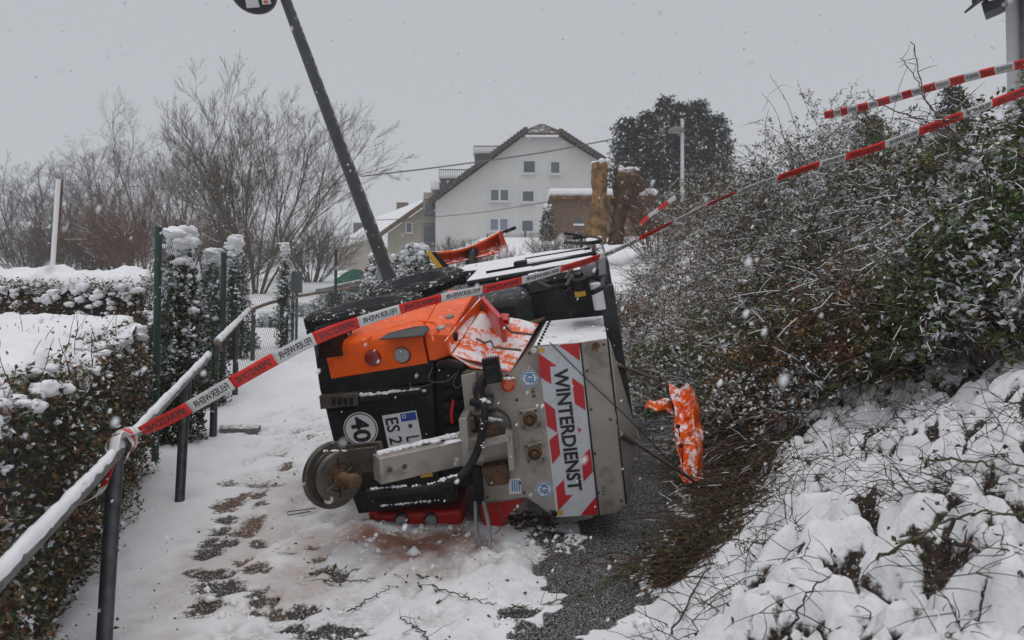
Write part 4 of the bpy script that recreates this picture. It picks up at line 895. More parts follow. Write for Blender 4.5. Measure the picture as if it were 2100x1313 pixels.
E2 = [Vector((x, y, rz(x, y) + .03)) for x, y in [(rail_x(7.35), 7.35), (rail_x(9.2), 9.2), (rail_x(11.2), 11.2), (-3.80, 13.2), (-3.80, 15), (-3.5, 17.5), (-2.9, 19.5)]]
r2 = railing('handrail_fence', [(x, y, HR + .03, -.02, .10) for x, y in pp2], E2, 'bent handrail with rusty far end winding up behind the wheels', 'rail_rust', .027, snow=False)
snow_strip([p + Vector((0, 0, .024)) for p in densify(smooth_path(E2[:3], 8))], .030, .028, 'lying_snow', r2, 9)
MB().ball((E2[0].x, E2[0].y, E2[0].z - .03), (.05, .05, .05), 12, 8).build('end_joint', M['rail_rust'], r2)
# stone step set into the path
c = on_path(490, 884); mb = MB(); st = [on_path(450, 890), on_path(528, 890), on_path(535, 872), on_path(452, 872)]
z0 = c.z; mb.loft([Vector((q.x, q.y, z0 - .15)) for q in st], [Vector((q.x, q.y, z0 + .035)) for q in st])
tag(mb.build('stone_step', M['stone'], None, bevel=.01), 'low concrete step showing through the snow beside the railing', 'step')

# ------------------------------------------------------------------ hedges
BR = [(.19,.10,.05),(.14,.075,.04),(.24,.14,.07),(.10,.105,.045),(.075,.10,.042),(.06,.08,.036),(.16,.088,.045)]
GR = [(.042,.062,.03),(.056,.082,.038),(.08,.096,.045),(.038,.052,.03),(.09,.082,.04)]
def hedge(name, poly, h0, h1, nleaf, label, size=.03, thick=.16, snow_lump=True, colors=BR, snowfrac=.16, seed=1):
    """poly: footprint corners (x,y); walls of leaves on dark twigs, snow roll on top"""
    root = empty(name, (poly[0][0], poly[0][1], gzf(*poly[0]))); tag(root, label, 'hedge'); inv = Matrix.Translation(-root.location)
    n = len(poly); Q = [Vector((x, y)) for x, y in poly]; cen = sum(Q, Vector((0, 0))) / n
    per = [(Q[(i+1) % n] - Q[i]).length for i in range(n)]; P = []; Nn = []
    for i in range(n):
        k = int(nleaf * per[i] / sum(per)); t = rng.random(k); d = (Q[(i+1) % n] - Q[i]); nr = Vector((d.y, -d.x)).normalized()
        if nr.dot((Q[i] + Q[(i+1) % n]) / 2 - cen) < 0: nr = -nr
        x = Q[i].x + d.x * t; y = Q[i].y + d.y * t; hh = h0 + (h1 - h0) * rng.random(k)
        uu = t * per[i]; bul = (fbm(uu * 1 + i*7, hh, 3.0, 3, seed) - .5) * .22 + .03 - .10 * sstep(h1 - .25, h1, hh)
        dep = -np.abs(rng.normal(0, thick * .5, k)) + .03 * rng.normal(size=k)
        P.append(np.stack([x + nr.x * (bul + dep), y + nr.y * (bul + dep), base_z(x, y) * 1.0 + hh + rng.normal(0, .02, k)], -1)); Nn.append(np.tile([nr.x, nr.y, .3], (k, 1)))
    k = nleaf // 4; u = rng.random(k); w = rng.random(k) ** 1.5 * .7; d = Q[1] - Q[0]; nr = Vector((d.y, -d.x)).normalized()
    if nr.dot((Q[0] + Q[1]) / 2 - cen) > 0: nr = -nr
    x = Q[0].x + d.x * u + nr.x * w; y = Q[0].y + d.y * u + nr.y * w; P.append(np.stack([x, y, base_z(x, y) + h1 - .10 + rng.normal(0, .03, k) + .06 * sstep(0, .3, w)], -1)); Nn.append(np.tile([0, 0, 1.], (k, 1)))
    P = np.concatenate(P); Nn = np.concatenate(Nn); k = len(P)
    col = jit(colors, k, .45); patchy = fbm(P[:, 0] + P[:, 1], P[:, 2], 2.2, 3, seed + 3)
    gmask = (patchy > .55) & (rng.random(k) < .5); col[gmask] = jit(GR, int(gmask.sum()), .4)
    v, f, cc = leaves(P, size, col, .3, .6, Nn); 
    # snow caught on single leaves
    sm = (rng.random(k) < snowfrac * (0.4 + 1.6 * sstep(.45, .65, fbm(P[:, 0]*3 + P[:, 1]*3, P[:, 2]*3, 2.5, 3, seed + 8))))
    cc = cc.reshape(-1, 4, 3); cc[sm] = (.66, .68, .71); cc = cc.reshape(-1, 3)
    o = link('foliage', np_mesh('foliage', v, f, cc), M['leaf'], root); o.matrix_parent_inverse = inv
    # core with inner shade painted dark, so that the hedge is not see-through
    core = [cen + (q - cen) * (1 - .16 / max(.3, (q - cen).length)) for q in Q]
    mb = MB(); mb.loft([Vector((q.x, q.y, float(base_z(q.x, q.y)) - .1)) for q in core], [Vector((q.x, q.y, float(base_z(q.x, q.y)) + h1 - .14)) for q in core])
    o = mb.build('shade_core', M['bark_shaded'], root); o.matrix_parent_inverse = inv
    # twigs
    sg = Segs()
    for i in rng.integers(0, k, nleaf // 26):
        p = Vector(P[i]); d = Vector(Nn[i]) + Vector((random.gauss(0, .5), random.gauss(0, .5), random.gauss(.3, .4))); sg.line([p - d * .04, p, p + d * .03 + Vector((0, 0, .015))], .0035, .0015, (.07, .045, .03))
    o = sg.build('twigs', root); o.matrix_parent_inverse = inv
    return root, Q, inv
M['bark_shaded'] = surf('shaded_twigs', (0.03, 0.022, 0.015), 0.95, var=0.5, vscale=18, bump=0.8, bscale=30)  # bark tone darkened to imitate shade deep inside the foliage
def hedge_snow(root, inv, Q, h1, label_seed, thick=.10, edge_in=.02, res=.03, holes=.0, rim_in=.0, rimn=.16):
    """snow blanket on a hedge top: height field over the footprint with an eroded rim"""
    A_, B_, C_, D_ = Q                                  # front-near, front-far, back-far, back-near
    nu = int(max(20, (B_ - A_).length / res)); nv = int(max(12, (D_ - A_).length / res))
    U, V = np.meshgrid(np.linspace(0, 1, nu), np.linspace(0, 1, nv))
    x = (A_.x*(1-U)+B_.x*U)*(1-V) + (D_.x*(1-U)+C_.x*U)*V; y = (A_.y*(1-U)+B_.y*U)*(1-V) + (D_.y*(1-U)+C_.y*U)*V
    dist = np.minimum(np.minimum(V*(D_-A_).length, (1-V)*(D_-A_).length), np.minimum(U*(B_-A_).length, (1-U)*(B_-A_).length))
    nz = fbm(x, y, 4.5, 4, label_seed); big = fbm(x, y, 1.4, 3, label_seed + 2)
    th = thick * (.35 + 1.1 * nz) + .05 * (big - .5)
    rim = sstep(-.02, .14, dist - rim_in * sstep(.6, .2, V * (D_ - A_).length) + (fbm(x, y, 3.2, 4, label_seed + 7) - .5) * rimn)
    z = base_z(x, y) + h1 - .10 + th * rim * 1.0 + .05 * sstep(0, .5, dist) - .10 * (1 - rim)
    keepq = (rim[:-1, :-1] > .10) & (rim[1:, 1:] > .10); idx = np.arange(nu * nv).reshape(nv, nu); qd = np.stack([idx[:-1, :-1], idx[:-1, 1:], idx[1:, 1:], idx[1:, :-1]], -1)[keepq]
    o = link('snow_blanket', np_mesh('snow_blanket', np.stack([x, y, z], -1).reshape(-1, 3), qd, smooth=True), M['snow'], root); o.matrix_parent_inverse = inv
def hx(y, off): return rail_x(y) - off
HH = 1.10
hp1 = [(hx(.9, .10), .9), (hx(6.05, .36), 6.05), (hx(6.4, 1.9), 6.4), (hx(.9, 1.9), .9)]
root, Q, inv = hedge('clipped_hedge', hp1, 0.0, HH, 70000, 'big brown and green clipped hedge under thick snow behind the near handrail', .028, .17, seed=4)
hedge_snow(root, inv, Q, HH, 14, .11, rim_in=.07, rimn=.60)
# clumps of snow hanging on the shoulder of the hedge
def clumps(root, inv, P, r, name='snow_clumps'):
    o = link(name, lumps(np.array(P), r, .62), M['snow'], root); o.matrix_parent_inverse = inv; tag(o, kind='stuff'); return o
P = []; rr = []
for i in range(140):
    y = random.uniform(1.8, 6.0); k = random.random() ** 1.7; x = hx(y, .10 + .05*(y-.9)) + .05 - .10*random.random() - .12 * (1-k); z = float(base_z(x, y)) + HH - .50 * k * (1 if random.random() < .35 else .45)
    P.append((x, y, z)); rr.append(random.uniform(.008, .030) * (1.3 - .7 * k))
for i in range(70):
    y = random.uniform(1.9, 5.9); x = hx(y, .10 + .05*(y-.9)) - random.uniform(-.01, .12); P.append((x, y, float(base_z(x, y)) + HH - .05 + random.uniform(-.06, .03))); rr.append(random.uniform(.02, .05))
for i in range(70):
    t = random.random(); x = hp1[1][0]*(1-t) + hp1[2][0]*t; y = 6.05 + .35*t + random.uniform(-.02, .05); P.append((x, y, float(base_z(x, y)) + HH - .06 - .3*random.random()**2)); rr.append(random.uniform(.02, .06))
clumps(root, inv, P, np.array(rr))
sg = Segs()
for i in range(70):
    y = random.uniform(2.0, 6.0); x = hx(y, .3) - random.uniform(-.1, 1.1); z = float(base_z(x, y)) + HH
    q = arc((x, y, z - .05), (random.gauss(0, .3), random.gauss(0, .3), 1), random.uniform(.12, .26), .1, 4, .12); sg.line(q, .0028, .0012, (.05, .035, .025))
o = sg.build('shoots', root); o.matrix_parent_inverse = inv; tag(o, kind='stuff')
# second hedge further back
b0, b1 = at(-140, 640, 9.3), at(300, 650, 8.4)
hp2 = [(b0.x, b0.y), (b1.x, b1.y), (b1.x - .3, b1.y + 1.0), (b0.x - .3, b0.y + 1.0)]
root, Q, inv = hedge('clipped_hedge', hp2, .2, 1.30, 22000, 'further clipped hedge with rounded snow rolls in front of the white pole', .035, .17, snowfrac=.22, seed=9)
hedge_snow(root, inv, Q, 1.30, 24, .16)
P = []; rr = []
for i in range(130):
    t = random.random(); k = random.random(); x = hp2[0][0]*(1-t)+hp2[1][0]*t; y = hp2[0][1]*(1-t)+hp2[1][1]*t - .02; P.append((x, y, float(base_z(x, y)) + 1.25 - .50*k)); rr.append(random.uniform(.015, .06)*(1.1-.6*k))
clumps(root, inv, P, np.array(rr))

# ------------------------------------------------------------------ columnar evergreens
def column_bush(name, px, py_top, py_bot, Y, halfw_px, nleaf, label, group=None, seed=0, taper=.93, leafsize=.04, lean=0.0, snow=.3, cat='shrub'):
    top, bot = at(px, py_top, Y), at(px, py_bot, Y); r = halfw_px * Y / F_PX; zb = min(bot.z, float(base_z(bot.x, Y))); H = top.z - zb
    root = empty(name, (bot.x, Y, zb)); tag(root, label, cat, group); inv = Matrix.Translation(-root.location)
    t = rng.random(nleaf) ** .9; an = rng.uniform(0, 2*np.pi, nleaf)
    prof = r * (np.clip(1.0 - taper * np.clip((t - .35) / .65, 0, 1) ** 1.7, .05, 1)) * (.45 + 1.1 * fbm(an * 1.3 + seed, t * H * 2.2, 1, 3, seed))
    rad = prof * np.sqrt(rng.uniform(.35, 1.05, nleaf))
    P = np.stack([bot.x + rad*np.cos(an) + lean*t, Y + rad*np.sin(an), zb + t*H*.98], -1)
    nr = np.stack([np.cos(an), np.sin(an), .4 + 0*an], -1); col = jit(GR, nleaf, .5)
    v, f, cc = leaves(P, leafsize, col, .3, .6, nr)
    sm = rng.random(nleaf) < snow * (.4 + t) * sstep(.42, .56, fbm(an*2 + seed, t*H*4, 1.6, 3, seed+2)) * 2.0; cc = cc.reshape(-1, 4, 3); cc[sm] = (.66, .68, .71); cc = cc.reshape(-1, 3)
    o = link('foliage', np_mesh('foliage', v, f, cc), M['leaf'], root); o.matrix_parent_inverse = inv
    mb = MB(); mb.tube([(bot.x, Y, zb - .1), (bot.x, Y, zb + H*.5), (bot.x + lean, Y, zb + H*.9)], [r*.45, r*.5, r*.1], 10); o = mb.build('stem', M['bark_shaded'], root); o.matrix_parent_inverse = inv  # thick core in the shade-darkened bark tone
    k = int(60 * H); tt = rng.random(k) ** .6; an = rng.uniform(0, 2*np.pi, k); pr = r * np.clip(1 - taper*np.clip((tt-.35)/.65, 0, 1)**1.7, .05, 1)
    Pl = np.stack([bot.x + pr*np.cos(an)*.85 + lean*tt, Y + pr*np.sin(an)*.85, zb + tt*H*.98], -1); rr = rng.uniform(.010, .032, k) * (.6 + .7*tt)
    cap = np.stack([bot.x + lean + rng.normal(0, r*.18, 110), Y + rng.normal(0, r*.18, 110), top.z - np.abs(rng.normal(0, r*.8, 110))], -1)
    clumps(root, inv, np.concatenate([Pl, cap]), np.concatenate([rr, rng.uniform(.02, .055, 110) * min(1.2, r/.2)]))
    return root
column_bush('columnar_shrub', 368, 470, 800, 7.0, 56, 9000, 'tall snow-capped ivy column beside the green fence post', 'snow-laden columns of evergreen leaves', 1)
column_bush('columnar_shrub', 432, 512, 760, 9.4, 34, 6000, 'short slim evergreen column between two taller snow-capped columns', 'snow-laden columns of evergreen leaves', 2)
column_bush('columnar_shrub', 481, 486, 690, 12.3, 32, 6500, 'snow-capped evergreen column wrapped in green netting', 'snow-laden columns of evergreen leaves', 3)
column_bush('columnar_shrub', 583, 500, 640, 13.5, 18, 2600, 'thin dark evergreen column next to the grey box', 'snow-laden columns of evergreen leaves', 4)
column_bush('low_bush', 325, 640, 840, 6.9, 46, 7000, 'low leafy bush at the end of the big hedge', None, 5, .5)
column_bush('low_bush', 405, 690, 790, 8.6, 48, 7000, 'snowy leafy bush behind the rusty rail joint', None, 6, .6)
for i, (px, pt, pb, Y, hw, lb) in enumerate([(478,655,740,13.2,44,'rounded snow-covered bush behind the bent handrail, lower one'), (625,622,690,19.5,70,'broad snow-covered bush behind the bent handrail, upper one'), (850,500,600,12.5,70,'snow-dusted evergreen shrub beside the leaning lamp post foot'), (780,520,610,14.0,60,'snow-dusted evergreen shrub behind the leaning lamp post'), (548,640,710,17.0,40,'small snow mound bush under the bent handrail'), (700,585,650,21.0,70,'dark twiggy bush behind the far railing post')]):
    column_bush('round_bush', px, pt, pb, Y, hw, 6000, lb, None, 20 + i, .8, .05, snow=.45)

# ------------------------------------------------------------------ garden fence: green posts, chain-link
fence = empty('garden_fence', (0, 0, 0)); tag(fence, 'green posts and chain-link garden fence behind the columnar shrubs', 'fence')
fp = [(325, 468, 6.45, .028), (459, 520, 9.0, .03), (689, 512, 15.5, .03)]
fpt = []
for px, py, Y, r in fp:
    q = at(px, py, Y); mb = MB(); mb.cyl((q.x, q.y, float(base_z(q.x, q.y)) - .2), q, r, n=12); mb.build('fence_post', M['green_post'], fence); mb = MB(); mb.ball(q, (r*1.15, r*1.15, r*.9), 10, 6); mb.build('post_cap', M['green_post'], fence); fpt.append(q)
sg = Segs()
for (qa, qb, sp) in ((fpt[0], fpt[1], .06), (fpt[1], fpt[2], .09)):
    L = (Vector((qb.x-qa.x, qb.y-qa.y, 0))).length; H = 1.45; k = int(L / sp)
    d = (qb - qa) / L
    for i in range(-int(H/sp), k):
        for sgn in (1, -1):
            u0, u1 = (i*sp, i*sp+H) if sgn > 0 else (i*sp+H, i*sp); w0, w1 = (0, H)
            pts = []
            for s_ in np.linspace(0, 1, 5):
                u = u0+(u1-u0)*s_; 
                if 0 <= u <= L: b = qa + d*u; pts.append(Vector((b.x, b.y, b.z - H - .03 + H*s_)))
            if len(pts) > 1: sg.line(pts, .0016, .0016, (.05, .07, .065))
    sg.line([qa, qb], .003, .003, (.03, .08, .06))
tag(sg.build('chain_link', fence), kind='stuff')
# ------------------------------------------------------------------ bare trees
def tree(name, px, py_base, Y, H, stems, label, spread=.5, levels=4, col=(.06,.048,.038), seed=0, trunk_r=.10, kids=5, group=None, fine=.011, snow=.25, droop=0., vert=.35, cat='tree', side=(.5, .9), lk=(.42, .66)):
    random.seed(seed); b = at(px, py_base, Y); zb = float(base_z(b.x, Y)); root = empty(name, (b.x, Y, zb)); tag(root, label, cat, group); inv = Matrix.Translation(-root.location)
    tr, tw = Segs(), Segs()
    def grow(p, d, L, r, lv):
        m = 6 if lv == 0 else 4; pts = [p.copy()]; dd = d.copy(); q = p.copy()
        for i in range(m):
            dd = (dd + Vector((random.gauss(0, .10), random.gauss(0, .10), random.gauss(vert * .12 - droop * lv * .12, .06)))).normalized(); q = q + dd * (L/m); pts.append(q.copy())
        c = tuple(x * random.uniform(.7, 1.3) for x in col); (tr if lv < 2 else tw).line(pts, r, max(r*.45, fine*.5), c)
        if lv >= 1 and random.random() < snow: (tw).snowline(pts, r*.9, max(r*.45, fine*.5), amt=.5)
        if lv >= levels: return
        nk = kids + (2 if lv == 0 else 0)
        for j in range(nk):
            t = (.25 if lv == 0 else .2) + (.75) * (j + random.random()) / nk; i0 = min(int(t*m), m-1); pp = pts[i0].lerp(pts[i0+1], min(1, t*m - i0))
            bd = (pts[i0+1] - pts[i0]).normalized(); sd = Vector((random.gauss(0, 1), random.gauss(0, 1), random.gauss(0, .6))); sd = (sd - bd * sd.dot(bd)).normalized()
            nd = (bd * random.uniform(.75, 1.2) + sd * random.uniform(*side) + Vector((0, 0, vert * .35))).normalized(); grow(pp, nd, L * random.uniform(*lk) * (1.1 - .35*t), max(r*random.uniform(.42, .6)*(1.1-.5*t), fine), lv+1)
    for s_ in range(stems):
        an = 2*math.pi*(s_ + random.random()*.6)/stems; ln = spread * random.uniform(.35, 1.0) if stems > 1 else .06; d = Vector((math.cos(an)*ln, math.sin(an)*ln, 1)).normalized()
        grow(Vector((b.x + math.cos(an)*.2*(stems > 1), Y + math.sin(an)*.2*(stems > 1), zb - .2)), d, H * random.uniform(.62, .80), trunk_r * random.uniform(.7, 1.1), 0)
    for sgx, nm, nn in ((tr, 'trunk', 5), (tw, 'crown', 3)):
        if sgx.a: o = sgx.build(nm, root, nn); o.matrix_parent_inverse = inv
    return root
tree('bare_tree', 522, 600, 29, 7.3, 12, 'large bare many-stemmed tree with fanned crown behind the columnar shrubs', .82, 4, (.075,.06,.042), 5, .042, 5, fine=.005, side=(.38, .80), lk=(.44, .64), vert=.34)
gt = [(60,600,48,8.0,'spreading bare tree at the outer end of the grove'),(200,600,46,9.4,'tall bare tree with drooping twigs behind the white pole'),(130,600,52,7.4,'bare tree right behind the white pole'),(305,600,44,9.8,'tall bare tree touching the big fanned tree'),(390,600,50,9.0,'bare tree seen through the big fanned tree'),(-40,600,45,7.0,'low bare tree beyond the outer end of the far hedge'),(250,600,56,9.5,'slender bare tree in the middle of the grove')]
for i, (px, py, Y, H, lb) in enumerate(gt): tree('bare_tree', px, py, Y + 12, H*1.08, 2 if i % 2 else 4, lb, .45, 4, (.068,.06,.055), 40+i, .085, 5, 'bare trees beyond the gardens', .0062, .3, .35 if i == 1 else .05)
for i, (px, Y, H, lb) in enumerate([(290,34,4.6,'reddish bare thicket of thin shoots below the tall trees'),(220,38,4.2,'reddish brown thicket behind the far hedge'),(420,36,3.9,'reddish brown thicket behind the ivy column'),(60,40,3.6,'dense grey-brown thicket near the white pole'),(140,37,3.4,'dense brown thicket behind the white pole foot'),(640,40,3.6,'brown thicket under the big fanned tree'),(500,42,3.6,'low brown thicket between the columnar shrubs')]):
    tree('bare_thicket', px, 600, Y, H, 26, lb, 1.2, 2, (.12,.068,.05) if i in (0,1,2) else (.09,.072,.062), 60+i, .03, 7, 'bare thickets behind the hedges', .008, .15, cat='thicket')
tree('bare_tree', 1830, 330, 26, 3.2, 5, 'small distant bare tree behind the shrubs under the upper tape', .7, 3, (.09,.085,.085), 91, .04, 6, fine=.010)
tree('bare_thicket', 1345, 455, 22, 2.0, 20, 'reddish bare shoots beside the pollarded stump', .8, 2, (.11,.06,.045), 93, .02, 6, fine=.008, cat='thicket')
for i, (px, Y, H, lb) in enumerate([(1190,13.5,.9,'frosted low brush right behind the cab roof'),(1090,17,1.0,'frosted low brush on the slope behind the plow'),(1250,12.5,1.1,'frosted brush between the cab and the stumps'),(1010,20,1.0,'thin frosted brush before the wire fence'),(1150,22,1.2,'frosted brush at the foot of the brick shed'),(950,24,1.1,'frosted brush below the balconies')]):
    tree('frosted_brush', px, 500, Y, H, 26, lb, 1.1, 2, (.10,.075,.06), 120+i, .010, 6, 'low brush on the slope behind the truck', .0045, .8, cat='brush')
random.seed(77)
# white pole
q0, q1 = at(103, 600, 13), at(125, 369, 13); q0.z = float(base_z(q0.x, 13)) - .1
root = empty('white_pole', q0); tag(root, 'slanted white and brown wire pole rising behind the far hedge', 'pole'); inv = Matrix.Translation(-q0)
mb = MB(); mb.cyl(q0, q1, .036, n=16); o = mb.build('pole', M['rail_rust'], root); o.matrix_parent_inverse = inv
mb = MB(); mb.cyl(q0 + Vector((-.022, -.02, 0)), q1 + Vector((-.022, -.02, 0)), .042, n=14); o = mb.build('snow_side', M['snow'], root); o.matrix_parent_inverse = inv
# wires
def wire(P, r, label):
    mb = MB(); mb.tube(smooth_path(P, 8), r, 6); tag(mb.build('overhead_wire', M['wire'], None), label, 'wire')
wire([at(125,378,13), at(250,382,18), at(420,384,24)], .006, 'thin wire from the white pole into the bare trees')
wire([at(740,362,40), at(900,343,41), at(1100,315,43), at(1260,285,45)], .035, 'thick overhead cable crossing in front of the grey gable')
wire([at(760,452,40), at(870,447,40), at(1000,434,40), at(1125,414,30.5)], .018, 'thin cable low across the grey gable to the shed')

# ------------------------------------------------------------------ leaning street lamp
pb = at(893, 822, 8.6); pb.z = float(base_z(pb.x, 8.6)) - .2; d0, d1 = at(797, 565, 8.55), at(586, 0, 8.2); dr = (d1 - d0).normalized(); ptop = d1 + dr * .62
root = empty('street_lamp', pb); tag(root, 'leaning dark street lamp post knocked askew, snow on its side', 'street lamp'); inv = Matrix.Translation(-pb)
mb = MB(); mb.tube([pb, d0, d0.lerp(d1, .5), d1, ptop], [.078, .075, .064, .053, .050], 20); o = mb.build('post', M['lamp_post'], root); o.matrix_parent_inverse = inv
hc = at(520, -14, 7.9); axl = Vector((.02, -.62, -.78)).normalized()
mb = MB(); mb.lathe(hc, axl, [(.05, -.14), (.12, -.12), (.20, -.06), (.225, .0), (.215, .012)], 40); o = mb.build('lamp_housing', M['metal_dark'], root); o.matrix_parent_inverse = inv
mb = MB(); mb.lathe(hc, axl, [(.205, .013), (.195, .02), (.05, .022)], 40); o = mb.build('lamp_underside', M['ink'], root); o.matrix_parent_inverse = inv
e1_ = axl.orthogonal().normalized(); e1_ = Vector((1, 0, 0)) - axl * axl.x; e1_.normalize(); e2_ = axl.cross(e1_)
for (u, v, w, h, mt) in [(-.03, -.06, .13, .16, 'frame'), (.11, -.05, .09, .11, 'frame'), (.105, -.075, .04, .03, 'amber')]:
    q = hc + axl * (.023 + (.004 if mt == 'amber' else 0)) + e1_*u + e2_*v; mb = MB(); mb.prism([q - e1_*w/2 - e2_*h/2, q + e1_*w/2 - e2_*h/2*.9, q + e1_*w/2 + e2_*h/2, q - e1_*w/2*.8 + e2_*h/2], axl*.006); o = mb.build('lamp_reflector' if mt != 'amber' else 'lamp_bulb', M[mt], root, bevel=.002); o.matrix_parent_inverse = inv
mb = MB(); mb.tube(smooth_path([ptop, ptop + dr*.12 + Vector((-.05, 0, 0)), hc - axl*.3 + Vector((.08, 0, .05)), hc - axl*.12], 6), .026, 10); o = mb.build('lamp_arm', M['lamp_post'], root); o.matrix_parent_inverse = inv
# second lamp far up the hill
q0, q1 = at(1399, 380, 28), at(1399, 244, 28); q0.z = min(q0.z, float(base_z(q0.x, 28))) - .1
root = empty('street_lamp', q0); tag(root, 'upright pale street lamp with flat saucer head in front of the evergreen', 'street lamp'); inv = Matrix.Translation(-q0)
for mbx, nm, mt in ((MB().cyl(q0, q1, .075, .05, 12), 'post', 'frame'), (MB().lathe(at(1387, 268, 27.9), (0, 0, 1), [(.20,-.06),(.29,-.03),(.25,.06),(.06,.14)], 24), 'lamp_head', 'rail')):
    o = mbx.build(nm, M[mt], root); o.matrix_parent_inverse = inv

# ------------------------------------------------------------------ houses
def wpt(px, py, Y): return at(px, py, Y)
def opening(root, px0, py0, px1, py1, Y, glass='glass', mullion=False):
    a_, b_ = wpt(px0, py1, Y), wpt(px1, py0, Y); x0, x1, z0, z1 = a_.x, b_.x, a_.z, b_.z; y = Y; w = .10
    mb = MB(); mb.box(x0-w, x1+w, y-.06, y+.05, z1, z1+w).box(x0-w, x1+w, y-.06, y+.05, z0-w, z0).box(x0-w, x0, y-.06, y+.05, z0, z1).box(x1, x1+w, y-.06, y+.05, z0, z1)
    if mullion: xm = (x0+x1)/2; mb.box(xm-.07, xm+.07, y-.059, y+.05, z0, z1)
    fr = mb.build('window', M['frame'], root)
    mb = MB(); mb.box(x0, x1, y-.02, y+.04, z0, z1); mb.build('pane', M[glass], fr)
    mb = MB(); mb.box(x0-w-.05, x1+w+.05, y-.16, y-.062, z0-w-.06, z0-w+.02); mb.build('sill', M['frame'], fr)
HY = 52.0
house = empty('grey_house'); tag(house, 'large pale grey gabled house with tiled verge and stepped roof terraces', 'house')
gab = [(893,540),(893,414),(1072,281),(1147,281),(1236,334),(1236,540)]
mb = MB(); mb.prism([wpt(x, y, HY) for x, y in gab], (0, 11, 0)); mb.build('wall', M['render_grey'], house)
def roofslab(p, q, Y0, L, th, up, name, mat, parent, over=.5):
    p, q = wpt(*p, Y0), wpt(*q, Y0); u = Vector((0, 0, th)); A_ = [p, q, q + u, p + u]; A_ = [x - Vector((0, over, 0)) for x in A_]; mb = MB(); mb.prism(A_, (0, L, 0)); return mb.build(name, M[mat], parent)
roof = roofslab((883,416), (1078,271), HY, 12, .22, 0, 'roof', 'roof_tile', house)
roofslab((1148,274), (1246,336), HY, 12, .22, 0, 'roof', 'roof_tile', house)
mb = MB(); hA = [wpt(x, y, HY - .5) for x, y in [(1078,277),(1146,277),(1146,272),(1078,272)]]; rd = wpt(1111, 257, HY + 1.2); mb.add(hA + [rd + Vector((-.3, 0, 0)), rd + Vector((.3, 0, 0))], [(0,1,2,3),(3,2,5,4),(0,3,4),(1,5,2),(0,4,5,1)]); mb.build('hipped_ridge', M['roof_tile'], house)
for t in np.linspace(0, 1, 15):                               # ridge tiles of the half-hip
    for s0, s1 in (((1074,272),(1108,258)), ((1148,272),(1114,258))):
        q = wpt(s0[0]+(s1[0]-s0[0])*t, s0[1]+(s1[1]-s0[1])*t, HY - .5 + 1.9*t); mb = MB(); mb.ball(q, (.16, .16, .12), 6, 4); mb.build('ridge_tile', M['roof_tile'], house)
for k in range(30):                                          # verge tiles stepping up the left slope
    t = k/29; q = wpt(884+193*t, 415-144*t, HY-.55); mb = MB(); mb.box(q.x-.13, q.x+.16, q.y-.05, q.y+.3, q.z+.05, q.z+.30); mb.build('verge_tile', M['roof_tile'], house)
for k in range(14):
    t = k/13; q = wpt(1150+94*t, 274+62*t, HY-.55); mb = MB(); mb.box(q.x-.13, q.x+.16, q.y-.05, q.y+.3, q.z+.05, q.z+.29); mb.build('verge_tile', M['roof_tile'], house)
for w in [(1074,331,1097,354,'glass',0),(1130,333,1147,355,'glass',0),(1007,390,1042,411,'glass',1),(1072,393,1094,413,'glass',0),(1006,450,1041,472,'glass_blue',1),(1071,453,1093,474,'glass',0)]: opening(house, *w[:4], HY, w[4], w[5])
def terrace(px0, px1, pt, pm, pb, nm):
    """box dormer terrace stepping out of the roof: dark wall, slab, barred railing"""
    Y0 = HY + 1.2; a_, b_ = wpt(px0, pb, Y0), wpt(px1, pm, Y0); mb = MB(); mb.box(a_.x, b_.x, Y0, Y0+6, a_.z, b_.z); o = mb.build(nm, M['metal_dark'], house)
    mb = MB(); mb.box(a_.x-.1, b_.x, Y0-.3, Y0+6, b_.z, b_.z+.15); mb.build('slab', M['render_grey'], o)
    zt = wpt(px0, pt, Y0).z
    mb = MB(); mb.box(a_.x-.08, b_.x, Y0-.28, Y0-.22, zt-.06, zt); mb.build('railing_bar', M['metal_dark'], o)
    k = 16
    for i in range(k+1):
        x = a_.x - .06 + (b_.x - a_.x + .05)*i/k; mb = MB(); mb.box(x-.018, x+.018, Y0-.27, Y0-.23, b_.z+.15, zt-.06); mb.build('railing_bar', M['metal_dark'], o)
terrace(974, 1035, 301, 316, 345, 'roof_terrace'); terrace(903, 975, 349, 367, 400, 'roof_terrace')
for (pt, pm, pb, x0, x1) in [(408,434,440,868,897), (458,497,503,865,895)]:
    Y0 = HY + .8; a_, b_ = wpt(x0, pb, Y0), wpt(x1, pm, Y0); mb = MB(); mb.box(a_.x, b_.x, Y0, Y0+4, a_.z, b_.z); o = mb.build('balcony', M['metal_dark'], house); zt = wpt(x0, pt, Y0).z
    mb = MB(); mb.box(a_.x, b_.x, Y0, Y0+.06, zt-.07, zt); mb.build('railing_bar', M['metal_dark'], o)
    mb = MB(); mb.box(a_.x+.05, b_.x, Y0+.5, Y0+4, b_.z, zt-.1); mb.build('balcony_recess', M['glass'], o)
    for i in range(9): x = a_.x + (b_.x-a_.x)*i/8; mb = MB(); mb.box(x-.02, x+.02, Y0+.01, Y0+.05, b_.z, zt-.07); mb.build('railing_bar', M['metal_dark'], o)
a_, b_ = wpt(868, 520, HY+1.5), wpt(895, 395, HY+1.5); MB().box(a_.x, b_.x, HY+1.5, HY+8, a_.z, b_.z).build('side_wing', M['render_cream'], house)
a_, b_ = wpt(882, 388, HY+1.2), wpt(901, 372, HY+1.2); MB().box(a_.x, b_.x, HY+1.2, HY+3, a_.z, b_.z).build('dormer_cap', M['snow'], house)
